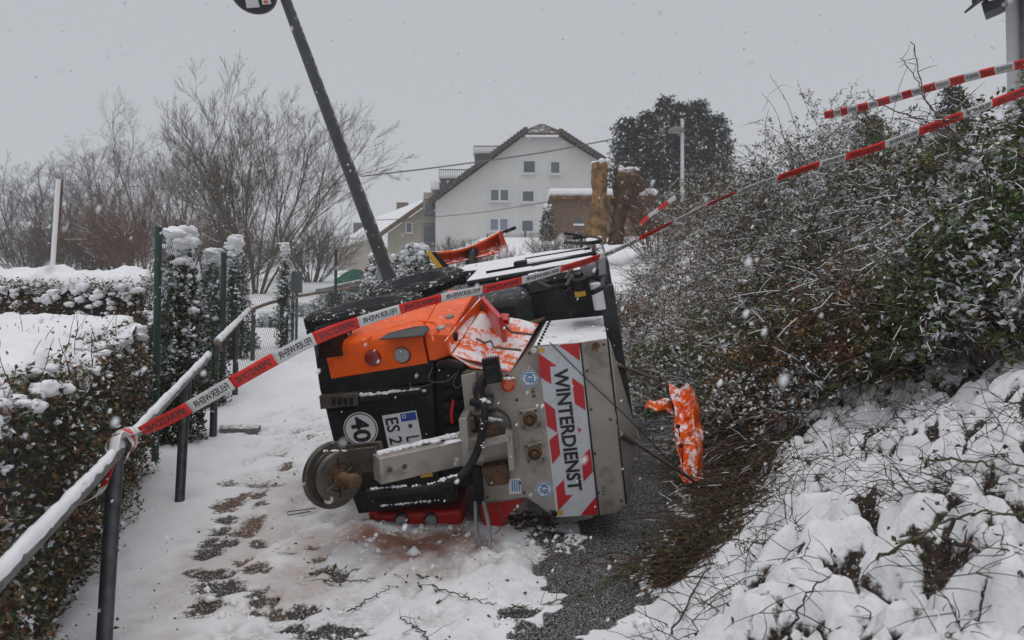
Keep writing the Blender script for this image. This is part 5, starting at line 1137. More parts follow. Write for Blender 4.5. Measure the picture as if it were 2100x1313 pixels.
# cream house behind
HY2 = 60.0; h2 = empty('cream_house'); tag(h2, 'cream gabled house with snow-covered roof left of the grey house', 'house')
mb = MB(); mb.prism([wpt(x, y, HY2) for x, y in [(795,540),(795,478),(872,424),(905,424),(905,540)]], (0, 9, 0)); mb.build('wall', M['render_cream'], h2)
p, q, e = wpt(782,486,HY2), wpt(878,418,HY2), wpt(730,478,HY2+2); L = Vector((-5.5, 12, .6)); mb = MB(); A_ = [p, q, q + Vector((0,0,.3)), p + Vector((0,0,.3))]; A_ = [x - Vector((0,.6,0)) for x in A_]; mb.prism(A_, L); rf = mb.build('roof', M['snow'], h2)
mb = MB(); mb.bar(p + Vector((0,-.65,.05)), q + Vector((0,-.65,.05)), .12, .3); mb.build('barge_board', M['wood'], h2)
opening(h2, 834,458,844,476, HY2)
q = wpt(826, 428, HY2+6); MB().box(q.x-.5, q.x+.4, q.y, q.y+.8, q.z-1, q.z+.5).build('chimney', M['brick'], rf)
# far roofs
HY3 = 80.0; h3 = empty('snowy_house'); tag(h3, 'small distant house with snowy roof and red gutter behind the leaning lamp post', 'house')
mb = MB(); mb.prism([wpt(x, y, HY3) for x, y in [(690,560),(690,500),(735,484),(780,500),(780,560)]], (0, 8, 0)); mb.build('wall', M['render_cream'], h3)
mb = MB(); mb.prism([wpt(x, y, HY3-.5) for x, y in [(684,502),(735,482),(788,503),(788,497),(735,476),(684,496)]], (0, 9, 0)); rf = mb.build('roof', M['snow'], h3)
q = wpt(735, 478, HY3-.2); MB().box(q.x-.5, q.x+.5, q.y, q.y+1, q.z-.5, q.z+1.0).build('chimney', M['metal_dark'], rf)
# brick shed with snow roof
SY = 30.0; shed = empty('brick_shed'); tag(shed, 'low brown brick shed with flat snow-covered roof behind the pollarded stump', 'shed')
a_, b_ = wpt(1130, 500, SY), wpt(1340, 411, SY); MB().box(a_.x, b_.x, SY, SY+4, a_.z, b_.z).build('wall', M['brick'], shed)
a_, b_ = wpt(1126, 411, SY), wpt(1346, 404, SY); MB().box(a_.x, b_.x, SY-.25, SY+4.2, a_.z, b_.z).build('roof', M['wood'], shed)
a_, b_ = wpt(1126, 404, SY), wpt(1346, 388, SY); MB().box(a_.x-.03, b_.x, SY-.2, SY+4.2, a_.z+.002, b_.z).build('snow_blanket', M['snow'], shed, bevel=.1)
mbw = MB(); aw, bw = wpt(1178, 460, SY), wpt(1195, 448, SY); mbw.box(aw.x, bw.x, SY-.03, SY+.05, aw.z, bw.z); mbw.build('window', M['glass'], shed); MB().box(aw.x-.04, bw.x+.04, SY-.12, SY-.032, aw.z-.06, aw.z).build('sill', M['snow'], shed)
column_bush('climbing_ivy', 1122, 420, 490, 29.5, 12, 1500, 'dark ivy climbing the corner of the brick shed', None, 31, .8, .09, snow=.2, cat='plant')
# house corner at the right border
RY = 12.0; rh = empty('white_house'); tag(rh, 'white house corner with drainpipe and dark slate eave above the bank', 'house')
a_, b_ = wpt(2068, 320, RY), wpt(2140, -60, RY); MB().prism([Vector((a_.x, RY, a_.z-1.5)), Vector((a_.x+3, RY, a_.z-1.5)), Vector((a_.x+3, RY, b_.z)), Vector((a_.x, RY, b_.z))], (3.5, 5, 0)).build('wall', M['frame'], rh)
MB().cyl((wpt(2093, 0, RY).x, RY-.06, a_.z-1), (wpt(2093, 0, RY).x, RY-.06, b_.z), .045, n=14).build('drainpipe', M['rail'], rh)
p = wpt(1993, 8, RY-.5); q = wpt(2100, -45, RY-.5); qq = p + (q - p) * 3.2; mb = MB(); mb.prism([p, qq, qq+Vector((0,0,.12)), p+Vector((0,0,.12))], (3.35, 5.4, 2.35)); rf = mb.build('eave', M['roof_dark'], rh)
for i in range(6):
    s_ = p.lerp(q, i/6) + Vector((.0, -.06, -.05)); e = p.lerp(q, (i+1.25)/6) + Vector((0, -.06, .02)); mb = MB(); mb.bar(s_ + Vector((0, 0, .03*(i % 2))), e, .5, .03); mb.build('slate', M['roof_dark'], rf)
a_, b_ = wpt(2017, 26, RY-.4), wpt(2052, 0, RY-.4); mb = MB(); mb.prism([wpt(2012,6,RY-.4), wpt(2019,27,RY-.4), wpt(2050,14,RY-.4), wpt(2068,4,RY-.4), wpt(2062,-6,RY-.4)], (.6, 1, .3)); mb.build('fascia', M['roof_dark'], rf)

# ------------------------------------------------------------------ stump, evergreen, odds and ends
M['cut'] = surf('fresh_cut_wood', (0.26, 0.15, 0.065), 0.9, var=0.5, vscale=4, dirt=(0.05, 0.03, 0.02), dirt_amt=.9, snow=.4, snow_lo=.4, bump=.8, bscale=9)
M['bark2'] = surf('burred_bark', (0.10, 0.055, 0.028), 0.9, var=0.5, vscale=6, dirt=(0.025, 0.018, 0.014), dirt_amt=.9, snow=.5, snow_lo=.3, bump=1.0, bscale=12)
def stump(name, P, R_, label, seed, mat='wood', burrs=0):
    root = empty(name, P[0]); tag(root, label, 'stump'); inv = Matrix.Translation(-P[0]); n = 20; vs = []; m = 26; PP = smooth_path(P, max(2, m//(len(P)-1)))
    for i, p in enumerate(PP):
        t = i/(len(PP)-1); r = np.interp(t, np.linspace(0, 1, len(R_)), R_)
        for k in range(n):
            an = 2*math.pi*k/n; rr = r*(.45 + 1.1*float(fbm(math.cos(an)*2.2+seed, math.sin(an)*2.2+t*7, 1, 4, seed))); vs.append(p + Vector((math.cos(an)*rr, math.sin(an)*rr, 0)))
    fs = [(i*n+k, i*n+(k+1) % n, (i+1)*n+(k+1) % n, (i+1)*n+k) for i in range(len(PP)-1) for k in range(n)] + [tuple(range((len(PP)-1)*n, len(PP)*n))]
    o = MB().add(vs, fs).build('trunk', M[mat], root, ang=50); o.matrix_parent_inverse = inv
    for i in range(burrs):
        q = PP[random.randint(len(PP)//2, len(PP)-1)]; an = random.uniform(0, 6.28); rb = random.uniform(.07, .16); mb = MB(); mb.ball(q + Vector((math.cos(an)*.26, math.sin(an)*.26, random.uniform(-.1, .1))), (rb, rb, rb*1.2), 9, 7); o = mb.build('burr', M[mat], root, ang=80); o.matrix_parent_inverse = inv
    tp_ = PP[-1]; k = 26; Pl = np.array([(tp_.x + random.gauss(0, R_[-1]*.5), tp_.y + random.gauss(0, R_[-1]*.5), tp_.z + random.uniform(-.02, .04)) for _ in range(k)]); clumps(root, inv, Pl, rng.uniform(.04, .10, k))
stump('pollarded_stump', [at(1222,500,22), at(1225,440,22), at(1230,390,22), at(1233,336,22)], [.25,.21,.19,.22], 'tall sawn-off orange-brown stump with flat snowy top', 3, 'cut')
stump('pollarded_stump', [at(1262,500,22), at(1268,445,22), at(1285,395,22), at(1286,352,22)], [.24,.17,.19,.40,.30], 'knobbly burred stump leaning beside the taller sawn-off one', 6, 'bark2', 16)
def evergreen(name, tops, pb, Y, k, label, tuft=.5):
    """conifer with several leaders: feathery tufts hung on limbs round each leader"""
    cx = sum(t[0] for t in tops) / len(tops); bot = at(cx, pb, Y); zb = min(float(base_z(bot.x, Y)), bot.z - .5); root = empty(name, (bot.x, Y, zb)); tag(root, label, 'tree'); inv = Matrix.Translation(-root.location); P = []; D = []; sgt = Segs()
    for (px, pt, hw) in tops:
        tp_, bb = at(px, pt, Y), at(px, pb, Y); Hh = tp_.z - bb.z; r = hw * Y / F_PX; m = k // len(tops); yo = random.uniform(-.8, .8)
        t = rng.random(m) ** 1.2; an = rng.uniform(0, 6.283, m); bid = np.floor(an * 3) + np.floor(t * 11) * 20; rr = r * (1.02 - t) ** .7 * (.45 + .75 * _hash(bid, bid * 3 + 1, int(px))) * np.sqrt(rng.uniform(.15, 1, m))
        P.append(np.stack([bb.x + rr*np.cos(an), Y + yo + rr*np.sin(an), bb.z + t*Hh - .12*rr], -1)); D.append(np.stack([np.cos(an)*.7, np.sin(an)*.7, .55 + rng.normal(0, .3, m)], -1))
        sgt.line([Vector((bot.x, Y, zb)), Vector((bb.x, Y + yo, bb.z + .1)), tp_ + Vector((0, yo, -.3))], .16, .03, (.045, .035, .028))
    P = np.concatenate(P); D = np.concatenate(D); m = len(P); v, f, cc, seg = sprays(P, D, np.full(m, tuft) * rng.uniform(.6, 1.3, m), 6, tuft * .34, [(.026,.036,.028),(.036,.048,.034),(.018,.026,.02),(.045,.055,.04)], np.where(rng.random(m) < .12, .5, .02), .35)
    o = link('crown', np_mesh('crown', v, f, cc), M['leaf'], root); o.matrix_parent_inverse = inv; o = sgt.build('trunk', root, 6); o.matrix_parent_inverse = inv
evergreen('evergreen_tree', [(1285,250,50),(1325,238,55),(1368,204,60),(1405,212,55),(1440,206,55),(1478,238,45)], 425, 42, 7200, 'big dark evergreen tree with several tops behind the pale street lamp')
evergreen('evergreen_tree', [(1950,190,38)], 330, 24, 700, 'small pointed conifer under the tape near the white house', .35)
evergreen('evergreen_tree', [(1770,252,36),(1800,262,30)], 360, 30, 900, 'low dark evergreen behind the bank shrubs', .4)
# low chain-link fence before the grey house
f2 = empty('wire_fence'); tag(f2, 'low wire fence with thin dark posts below the grey house', 'fence'); sg = Segs(); fpx = [(920,486,33),(1000,480,34),(1077,472,35),(1150,462,35)]
for px, py, Y in fpx: q = at(px, py, Y); MB().cyl(q - Vector((0, 0, 1.3)), q, .04, n=8).build('fence_post', M['metal_dark'], f2)
for i in range(3):
    a_, b_ = at(*fpx[i][:2], fpx[i][2]), at(*fpx[i+1][:2], fpx[i+1][2])
    for t in np.linspace(0, 1, 24):
        for s_ in (-.25, .25):
            b0 = a_.lerp(b_, t); b1 = a_.lerp(b_, min(1, max(0, t + s_))); sg.line([b0 - Vector((0, 0, .15)), b1 - Vector((0, 0, 1.1))], .006, .006, (.12, .13, .13))
tag(sg.build('chain_link', f2), kind='stuff')
# grey box and green arched cover in the gardens
q = at(606, 600, 13.2); mb = MB(); mb.box(q.x-.075, q.x+.075, 13.2, 13.35, q.z, at(606, 556, 13.2).z).box(q.x-.02, q.x+.02, 13.25, 13.3, float(base_z(q.x, 13.2)), q.z); o = mb.build('grey_box', M['metal_dark'], None, bevel=.01); tag(o, 'narrow dark grey box standing beside the thin evergreen column', 'box')
P = [at(690+6*i, 572 - 20*math.sin(math.pi*i/13), 19) for i in range(14)]; mb = MB(); mb.loft([p for p in P] + [at(768,590,19), at(690,590,19)], [p + Vector((0, 1.5, 0)) for p in P] + [at(768,590,19)+Vector((0,1.5,0)), at(690,590,19)+Vector((0,1.5,0))]); tag(mb.build('arched_cover', M['green_tarp'], None), 'green arched garden cover behind the far railing', 'cover')
q0, q1 = at(655,598,17.5), at(770,572,18.2); mb = MB(); mb.bar(q0, q1, .5, .12); o = mb.build('low_wall', M['stone'], None, bevel=.03); tag(o, 'snow-topped low garden wall behind the far railing', 'wall')

# ------------------------------------------------------------------ thicket on the embankment
BANKL = [(.12,.135,.058),(.165,.165,.075),(.09,.11,.05),(.19,.155,.08),(.22,.14,.075),(.12,.145,.065)]
DOMES = [(3.64,10.5,1.25,2.45,'tall leafy shrub on the bank crest under the upper tape end'),(2.85,12.0,1.05,2.3,'leafy shrub on the bank beside the pale street lamp'),
 (3.80,8.6,1.25,1.80,'spreading shrub on the bank below the small conifer'),(3.98,7.0,1.15,1.60,'dense green shrub below the white house'),
 (2.45,8.1,1.05,1.35,'snow-dusted arching shrub halfway up the bank'),(2.70,6.1,1.0,.95,'low tangled shrub in the middle of the bank'),
 (3.10,5.0,.75,1.4,'dark green shrub rising over the snowy slope'),(1.92,9.6,.85,1.45,'grey snow-dusted shrub just beyond the cab roof'),
 (2.05,6.3,.60,.70,'low brown-green bramble bush above the tarpaulin'),(3.2,5.8,.85,1.0,'bramble bush in front of the dense green shrub'),
 (2.0,7.2,.75,.85,'twiggy snow-dusted shrub between the cab and the crest'),(1.75,8.4,.6,.85,'small frosted shrub against the cab roof')]
def bz(x, y): return gz(np.asarray(x, float), np.asarray(y, float))
for i, (cx, cy, r, h, lb) in enumerate(DOMES):
    z0 = gzf(cx, cy); root = empty('bank_shrub', (cx, cy, z0)); tag(root, lb, 'shrub', None); inv = Matrix.Translation(-root.location)
    twiggy = i in (7, 10, 11, 4)
    k = int((300 if twiggy else 720) * r * (r + h) * (1.3 if cy < 6.5 else 1.0)); an = rng.uniform(0, 2*np.pi, k); q = np.sqrt(rng.random(k))*1.05
    x = cx + r*q*np.cos(an); y = cy + r*q*np.sin(an); lump_ = worley(x, y, 2.2/max(.8, r), 100+i)[0]
    dome = h*np.sqrt(np.clip(1.10 - (q/1.05)**2, 0, 1))*(1.12 - .55*lump_); t = np.clip(1 - np.abs(rng.normal(0, .26, k)), .05, 1.1)
    P = np.stack([x, y, bz(x, y) + dome*t - .03], -1); D = np.stack([np.cos(an)*q + rng.normal(0, .45, k), np.sin(an)*q + rng.normal(0, .45, k) - .2, .55 + rng.normal(0, .35, k)], -1)
    brn = fbm(x+5, y+dome*t, 1.5, 3, 200+i); sp_n = fbm(x*1.3+3, y*1.3+dome*t*1.5, 1.7, 3, 300+i); snp = np.where(rng.random(k) < sstep(.40, .60, sp_n)*(1.0 if twiggy else .95)*(.35+.75*np.clip(t, 0, 1)), rng.uniform(.45, .9, k), .05)
    tint = np.array([(1.0,1.05,.8),(1.15,1.0,.75),(.75,.95,.8),(.8,1.0,.7),(1.2,1.1,.95),(1.1,.9,.75),(.6,.85,.6),(1.15,1.0,.95)][i % 8]); lsz = [.036,.03,.044,.05,.028,.034,.046,.028][i % 8]
    v, f, cc = [], [], []; segl = []; off = 0
    for msk, cl_ in ((brn > .56, BR), (brn <= .56, BANKL)):
        if msk.sum() == 0: continue
        v_, f_, c_, sg_ = sprays(P[msk], D[msk], rng.uniform(.12, .30, int(msk.sum()))*(1 if cy < 9 else 1.2), 13, lsz, [tuple(np.array(q_)*tint) for q_ in cl_], snp[msk], .35); v.append(v_); f.append(f_ + off); cc.append(c_); off += len(v_); segl.append((sg_, snp[msk]))
    o = link('foliage', np_mesh('foliage', np.concatenate(v), np.concatenate(f), np.concatenate(cc)), M['leaf'], root); o.matrix_parent_inverse = inv
    AA = np.concatenate([np.concatenate([g_[0], g_[1]]) for g_, _ in segl]); BB = np.concatenate([np.concatenate([g_[1], g_[2]]) for g_, _ in segl]); kk = len(AA)
    o = link('twigs', segs_mesh('twigs', AA, BB, np.full(kk, .0028), np.full(kk, .0016), jit([(.10,.07,.05),(.13,.085,.06)], kk)), M['twig'], root); o.matrix_parent_inverse = inv; tag(o, kind='stuff')
    sg = Segs()
    for j in range(int((190 if twiggy else 80)*r)):
        a = random.uniform(0, 6.28); b0 = r*.55*random.random(); px_, py_ = cx + b0*math.cos(a), cy + b0*math.sin(a); d = Vector((math.cos(a)*random.uniform(.2, 1.1), math.sin(a)*random.uniform(.2, 1.1), random.uniform(.5, 1.2)))
        pts = arc((px_, py_, gzf(px_, py_) - .03), d, h*random.uniform(.6, 1.1), random.uniform(.4, 1.4), 9, .16); c = random.choice([(.10,.07,.05),(.13,.085,.06),(.10,.095,.06),(.15,.095,.075)]); sg.line(pts, .006, .002, c); sg.snowline(pts, .0042, .0018, amt=.45 if twiggy else .15)
        for s_ in range(4):
            i0 = random.randint(2, 6); q_ = arc(pts[i0], Vector((random.gauss(0,1), random.gauss(0,1), random.gauss(.3,.6))), random.uniform(.10, .30), .5, 5, .25); sg.line(q_, .0028, .0012, c); sg.snowline(q_, .0022, .0012, amt=.5 if twiggy else .15)
    o = sg.build('stems', root); o.matrix_parent_inverse = inv
    k = int(60*r*h*(.6 if twiggy else 1)); an = rng.uniform(0, 6.28, k); q = np.sqrt(rng.random(k)); x = cx+r*q*np.cos(an)*.95; y = cy+r*q*np.sin(an)*.95
    dome = h*np.sqrt(np.clip(1.10 - q**2, 0, 1))*(1.12 - .55*worley(x, y, 2.2/max(.8, r), 100+i)[0]); clumps(root, inv, np.stack([x, y, bz(x, y) + dome*rng.uniform(.55, .98, k)], -1), rng.uniform(.012, .038, k))
# frosted undergrowth of thin stems leaning down the bank (uncountable)
sg = Segs()
for j in range(4200):
    y = random.uniform(4.6, 11.5); s_ = abs(random.gauss(.25, .75)); x = float(foot(y)) + s_ - .05; z = gzf(x, y)
    if y < 5.6 and s_ > .45: continue
    d = Vector((-1.0 + random.gauss(0, .5), random.gauss(-.25, .5), random.uniform(.05, .55))); pts = arc((x, y, z - .02), d, random.uniform(.25, .7), random.uniform(.3, 1.2), 7, .22)
    for q in pts: q.z = max(q.z, gzf(q.x, q.y) + .01)
    if spill_mask(np.array([x]), np.array([y]))[0] > .5 and y < 6.2: continue
    if min(q.x for q in pts) < .98 + .03*y and y < 8.2 and random.random() < .9:
        d.x = abs(d.x)*.5; pts = arc((x, y, z - .02), d, random.uniform(.2, .5), .6, 5, .12)
    c = random.choice([(.09,.066,.05),(.13,.085,.065),(.11,.10,.065),(.16,.095,.075)]); sg.line(pts, .0036, .0014, c); sg.snowline(pts, .0030, .0013, amt=.75 if y > 6.5 else .12)
tag(sg.build('frosted_undergrowth'), 'tangle of thin frosted stems covering the bank beside the truck', 'undergrowth', kind='stuff')
# long bare stems arching over the thicket
def canopy(x, y):
    z = gzf(x, y)
    for (cx, cy, r, h, lb) in DOMES:
        q = math.hypot(x-cx, y-cy)/(r*1.05)
        if q < 1: z = max(z, gzf(x, y) + h*math.sqrt(max(0, 1.1-q*q))*.72)
    return z
sg = Segs()
for j in range(560):
    y = random.uniform(4.6, 11.5); x = float(foot(y)) + random.uniform(.6, 3.0); z = canopy(x, y)
    d = Vector((random.gauss(-.55, .6), random.gauss(-.3, .5), random.uniform(.0, .8))); pts = arc((x, y, z - .10), d, random.uniform(.5, 1.4), random.uniform(.5, 1.5), 12, .07)
    if min(q.x - .03*q.y for q in pts) < 1.05: continue
    c = random.choice([(.045,.03,.026),(.06,.038,.03),(.075,.06,.035),(.09,.05,.04)]); sg.line(pts, .0062, .0022, c); sg.snowline(pts, .0048, .002, amt=.35)
    for k_ in range(5):
        q_ = arc(pts[random.randint(3, 11)], (random.gauss(0,1), random.gauss(0,1), random.gauss(.2,.7)), random.uniform(.08, .3), .5, 5, .2); sg.line(q_, .003, .0012, c); sg.snowline(q_, .0024, .0012, amt=.35)
tag(sg.build('arching_stems'), 'long bare arching stems tangled over the bank shrubs', 'undergrowth', kind='stuff')
# brown litter twigs along the foot of the bank
sg = Segs(); LP = []
for j in range(1500):
    while True:
        y = random.uniform(3.9, 6.8); x = float(foot(y)) + random.gauss(.12 + .16*max(0, min(1, (y-4.2)/1.2)), .15)
        if spill_mask(np.array([x-.05]), np.array([y]))[0] < .5 or random.random() < .06: break
    z = gzf(x, y); an = random.uniform(0, 6.28)
    pts = arc((x, y, z + .005), (math.cos(an), math.sin(an), random.uniform(-.05, .45)), random.uniform(.10, .5), .5, 5, .15)
    for q in pts: q.z = max(q.z, gzf(q.x, q.y) + .004)
    sg.line(pts, .0032, .0014, random.choice([(.08,.035,.022),(.06,.03,.02),(.10,.05,.03),(.06,.065,.02),(.04,.03,.025)])); LP.append((x, y, z + random.uniform(.0, .06)))
tag(sg.build('bramble_litter'), 'reddish brown tangle of torn bramble stems at the foot of the bank', 'undergrowth', kind='stuff')
LP = np.array(LP)[rng.integers(0, 1500, 3500)] + rng.normal(0, .04, (3500, 3)); LP[:, 2] = bz(LP[:, 0], LP[:, 1]) + np.abs(rng.normal(0, .05, 3500))
v, f, cc = leaves(LP, .032, jit([(.09,.04,.022),(.06,.032,.02),(.035,.05,.02),(.05,.06,.02)], 3500, .4), .4, .6)
tag(link('fallen_leaves', np_mesh('fallen_leaves', v, f, cc), M['leaf']), 'brown and green bramble leaves torn off along the foot of the bank', 'leaves', kind='stuff')
# thin twigs poking out of the snow slope
sg = Segs()
for j in range(1100):
    y = random.uniform(1.5, 5.2); s_ = random.uniform(.15, 2.6); x = float(foot(y)) + s_
    if x > .75*y + .3: continue
    z = gzf(x, y); dens = float(fbm(x, y, 1.6, 2, 400))
    if dens < .36 + .12*random.random(): continue
    d = Vector((random.gauss(-.3, .8), random.gauss(-.1, .7), random.uniform(.15, 1.0))); pts = arc((x, y, z - .02), d, random.uniform(.10, .42), random.uniform(.3, 1.6), 8, .26); c = random.choice([(.035,.026,.02),(.05,.034,.026),(.06,.05,.035)])
    sg.line(pts, .0026, .0010, c)
    for k in range(random.randint(1, 5)):
        q = arc(pts[random.randint(1, 5)], (random.gauss(0,1), random.gauss(0,1), random.uniform(-.2, .9)), random.uniform(.05, .2), .4, 4, .2); sg.line(q, .002, .0009, c)
tag(sg.build('snow_slope_twigs'), 'thin bare twigs poking out of the snow on the slope', 'twigs', kind='stuff')
# dark withered leaves in the gaps
k = 4200; y = rng.uniform(1.5, 5.5, k); x = foot(y) + rng.uniform(.1, 2.8, k); wx_ = x + (fbm(x, y, 4, 3, 7)-.5)*.25; wy_ = y + (fbm(x, y, 4, 3, 8)-.5)*.25; a1, a2 = worley(wx_, wy_*1.25, 3.4, 3); b1, b2 = worley(wx_, wy_*1.2, 8.0, 5); gap = ((a2-a1 < .12) | (b2-b1 < .07)) & (x - foot(y) > .45); x, y = x[gap], y[gap]; k = len(x)
v, f, cc = leaves(np.stack([x, y, bz(x, y) + rng.uniform(-.02, .02, k)], -1), .026, jit([(.06,.034,.02),(.035,.024,.016),(.045,.05,.024)], k, .4), .5, .6)
tag(link('withered_leaves', np_mesh('withered_leaves', v, f, cc), M['leaf']), 'dark withered leaves in hollows of the snow slope', 'leaves', kind='stuff')
# single long bramble canes one can tell apart
def cane(pp, Ys, r, label, col=(.09,.10,.035), leafy=True, group='long bramble canes'):
    P = []
    for (px, py), Y in zip(pp, Ys):
        q = at(px, py, Y); q.z = max(q.z, gzf(q.x, q.y) + .008); P.append(q)
    P = smooth_path(P, 8); P = [q + Vector((random.gauss(0, .006), random.gauss(0, .006), random.gauss(0, .004))) for q in P]
    root = empty('bramble_cane', P[0]); tag(root, label, 'cane', None); inv = Matrix.Translation(-P[0]); mb = MB(); m = len(P); mb.tube(P, [r*(1 - .55*i/(m-1)) for i in range(m)], 7); o = mb.build('stem', surf_cane(col), root); o.matrix_parent_inverse = inv
    sg = Segs(); LPt = []
    for i in range(2, m-1):
        if random.random() < .5: q = arc(P[i], (random.gauss(0,1), random.gauss(0,.6), random.gauss(.3,.8)), random.uniform(.03, .14), .3, 3, .2); sg.line(q, r*.45, r*.2, tuple(c*.8 for c in col)); LPt.append(tuple(q[-1]))
    if sg.a: o = sg.build('side_shoots', root); o.matrix_parent_inverse = inv; tag(o, kind='stuff')
    if leafy and LPt:
        LPt = np.repeat(np.array(LPt), 3, 0) + rng.normal(0, .012, (len(LPt)*3, 3)); v, f, cc = leaves(LPt, .03, jit([(.05,.07,.02),(.07,.075,.025),(.09,.05,.025)], len(LPt), .3), .4, .6); o = link('leaves', np_mesh('leaves', v, f, cc), M['leaf'], root); o.matrix_parent_inverse = inv
_cm = {}
def surf_cane(col):
    if col not in _cm: _cm[col] = surf('cane_bark', col, .6, var=.3, vscale=20, snow=.25, snow_lo=.5)
    return _cm[col]
def gpath(px, py):
    """depth at which the view line meets the ground"""
    d = ray(px, py); Y = 1.5
    while Y < 12:
        q = at(px, py, Y)
        if q.z < gzf(q.x, q.y): break
        Y += .02
    return Y - .03
def gcane(pp, r, label, lift=0.0, **kw): cane(pp, [gpath(*p) - lift for p in pp], r, label, **kw)
gcane([(790,1180),(860,1180),(900,1205),(960,1228),(1020,1240)], .0045, 'thin green cane lying on the snow in front of the red side hood', col=(.045,.055,.025))
gcane([(640,1176),(670,1190),(720,1192),(770,1186)], .004, 'short green-brown cane over a dark bare patch on the path', col=(.06,.055,.025))
gcane([(1040,1246),(1120,1240),(1200,1215),(1270,1175),(1330,1130)], .004, 'pale green cane trailing across the spilled grit', col=(.09,.11,.03))
gcane([(715,1255),(745,1240),(775,1220),(800,1205)], .0035, 'short dark twig lying on the trodden snow', col=(.04,.035,.025), leafy=False)
gcane([(880,1313),(860,1290),(835,1275),(820,1265)], .0035, 'small forked twig on the snow below the churned heap', col=(.04,.03,.025), leafy=False)
gcane([(1290,1200),(1340,1140),(1400,1085),(1470,1010),(1500,975)], .007, 'thick green cane along the lower rim of the snow slope', lift=.06)
gcane([(1500,975),(1560,940),(1620,890),(1680,830),(1715,800)], .007, 'thick green cane climbing from the litter up the bank', lift=.10)
gcane([(1760,1160),(1850,1120),(1950,1065),(2010,1050),(2100,1060)], .006, 'arching olive cane over the snow slope', lift=.10, col=(.08,.075,.035))
gcane([(1380,1300),(1440,1180),(1480,1110),(1510,1060)], .0045, 'dark straight cane leaning over the snow slope edge', lift=.05, col=(.045,.036,.03), leafy=False)
gcane([(1900,945),(2000,945),(2050,965),(2100,1000)], .006, 'bright green cane across the upper snow slope', lift=.06, col=(.10,.12,.04))
gcane([(1620,1300),(1650,1230),(1690,1190),(1740,1150)], .004, 'dark forked cane sticking out at the foot of the snow slope', lift=.05, col=(.045,.036,.03), leafy=False)
gcane([(1930,1100),(2010,1130),(2100,1180)], .009, 'thick dark thorny cane low on the snow slope', lift=.04, col=(.05,.035,.03), leafy=False)
for pp, r, lb in [([(1990,300),(1930,250),(1895,190),(1870,85)], .011, 'tall bare twig rising above the lower tape'), ([(1940,250),(1900,210),(1880,165),(1848,118)], .009, 'forked bare twig crossing the upper tape'), ([(1980,290),(1900,250),(1830,225),(1780,195)], .010, 'bare twig slanting away below the upper tape'),
                  ([(2060,560),(2010,430),(1950,330),(1890,240)], .010, 'long dark stem arching over the dense green shrub'), ([(1960,700),(1900,560),(1830,470),(1760,430)], .010, 'long dark stem arching over the bank middle'), ([(2090,760),(2040,620),(2020,500),(1985,400)], .010, 'upright dark stem beside the dark green shrub'), ([(1780,400),(1700,350),(1640,330),(1600,300)], .011, 'bare stem poking out over the bank crest'), ([(1880,640),(1800,560),(1700,520),(1560,490)], .008, 'pale stem lying along the bank'), ([(1700,560),(1600,480),(1500,450)], .008, 'snowy stem over the halfway shrub')]:
    cane(pp, [4.9 + .25*i for i in range(len(pp))] if pp[0][0] > 1850 else [6.0 + .25*i for i in range(len(pp))], r*.62, lb, col=(.05,.034,.03), leafy=False)

# ------------------------------------------------------------------ barrier tape
def tape(pts, cuts, label, first_red, width_fn, text=True, mirror=True, flip=False):
    """pts: (px, py, depth) of the centre line; cuts: px of colour changes"""
    root = empty('barrier_tape', at(*pts[0])); tag(root, label, 'barrier tape'); inv = Matrix.Translation(-root.location)
    PX = np.array([p[0] for p in pts], float); PYv = np.array([p[1] for p in pts], float); DD = np.array([p[2] for p in pts], float)
    ctr = smooth_path([at(*p) for p in pts], 14); cpx = np.array([1050 + F_PX*q.x/(q.y*math.cos(PITCH)+(q.z-CAM_Z)*math.sin(PITCH)) for q in ctr]); carr = np.array([tuple(q) for q in ctr])
    def C(px): return Vector([np.interp(px, cpx, carr[:, i]) for i in range(3)])
    def frame(px):
        d = (C(px+4) - C(px-4)).normalized(); u = Vector((0, -.12, 1)); u = (u - d*u.dot(d)).normalized(); w, tw, cr = width_fn(px)
        nrm = d.cross(u); u = (u*math.cos(tw) + nrm*math.sin(tw)).normalized(); return C(px), u, u.cross(d)*-1, w, cr
    def S_(px, v, off=0.0):
        c, u, nn, w, cr = frame(px); return c + u*(v*w) + nn*(off + cr*math.sin(v*5+px*.05)) 
    cam_side = lambda px: 1 if (CAM - C(px)).dot(frame(px)[2]) > 0 else -1
    red = first_red
    for i in range(len(cuts)-1):
        a, b = cuts[i], cuts[i+1]; k = max(3, int((b-a)/9)); mb = MB(); mb.grid(lambda u, v: S_(a+(b-a)*u, v-.5), k, 4)
        o = mb.build('red_section' if red else 'white_section', M['tape_red' if red else 'tape_white'], root, ang=80, solid=.0008); o.matrix_parent_inverse = inv
        if text:
            tx = 'SPERRZONE' if red else 'FEUERWEHR'; v, f = text_data(tx, 1, .015); L = v[:, 0].max(); m0, m1 = a + (b-a)*.10, b - (b-a)*.08
            mb = MB(); pts_ = []
            for q in v:
                u = q[0]/L; u = 1-u if mirror else u; vv = q[1]*.52 - .26; vv = -vv if flip else vv; px = m0+(m1-m0)*u; pts_.append(S_(px, vv, .0022*cam_side(px)))
            mb.add(pts_, f); o = mb.build('lettering', M['tape_ink'], root, smooth=False); o.matrix_parent_inverse = inv
        red = not red
    return root
def wf(px):
    w = float(np.interp(px, [280, 650, 850, 1300, 1700, 2100], [.070, .064, .048, .046, .050, .058])); tw = np.interp(px, [280, 330, 600, 900, 1060, 1250, 1400, 1500, 1620, 1800, 2100], [.9, .5, .15, .35, .5, .75, 1.0, 1.1, .7, .4, .2]); return w, float(tw), .0015
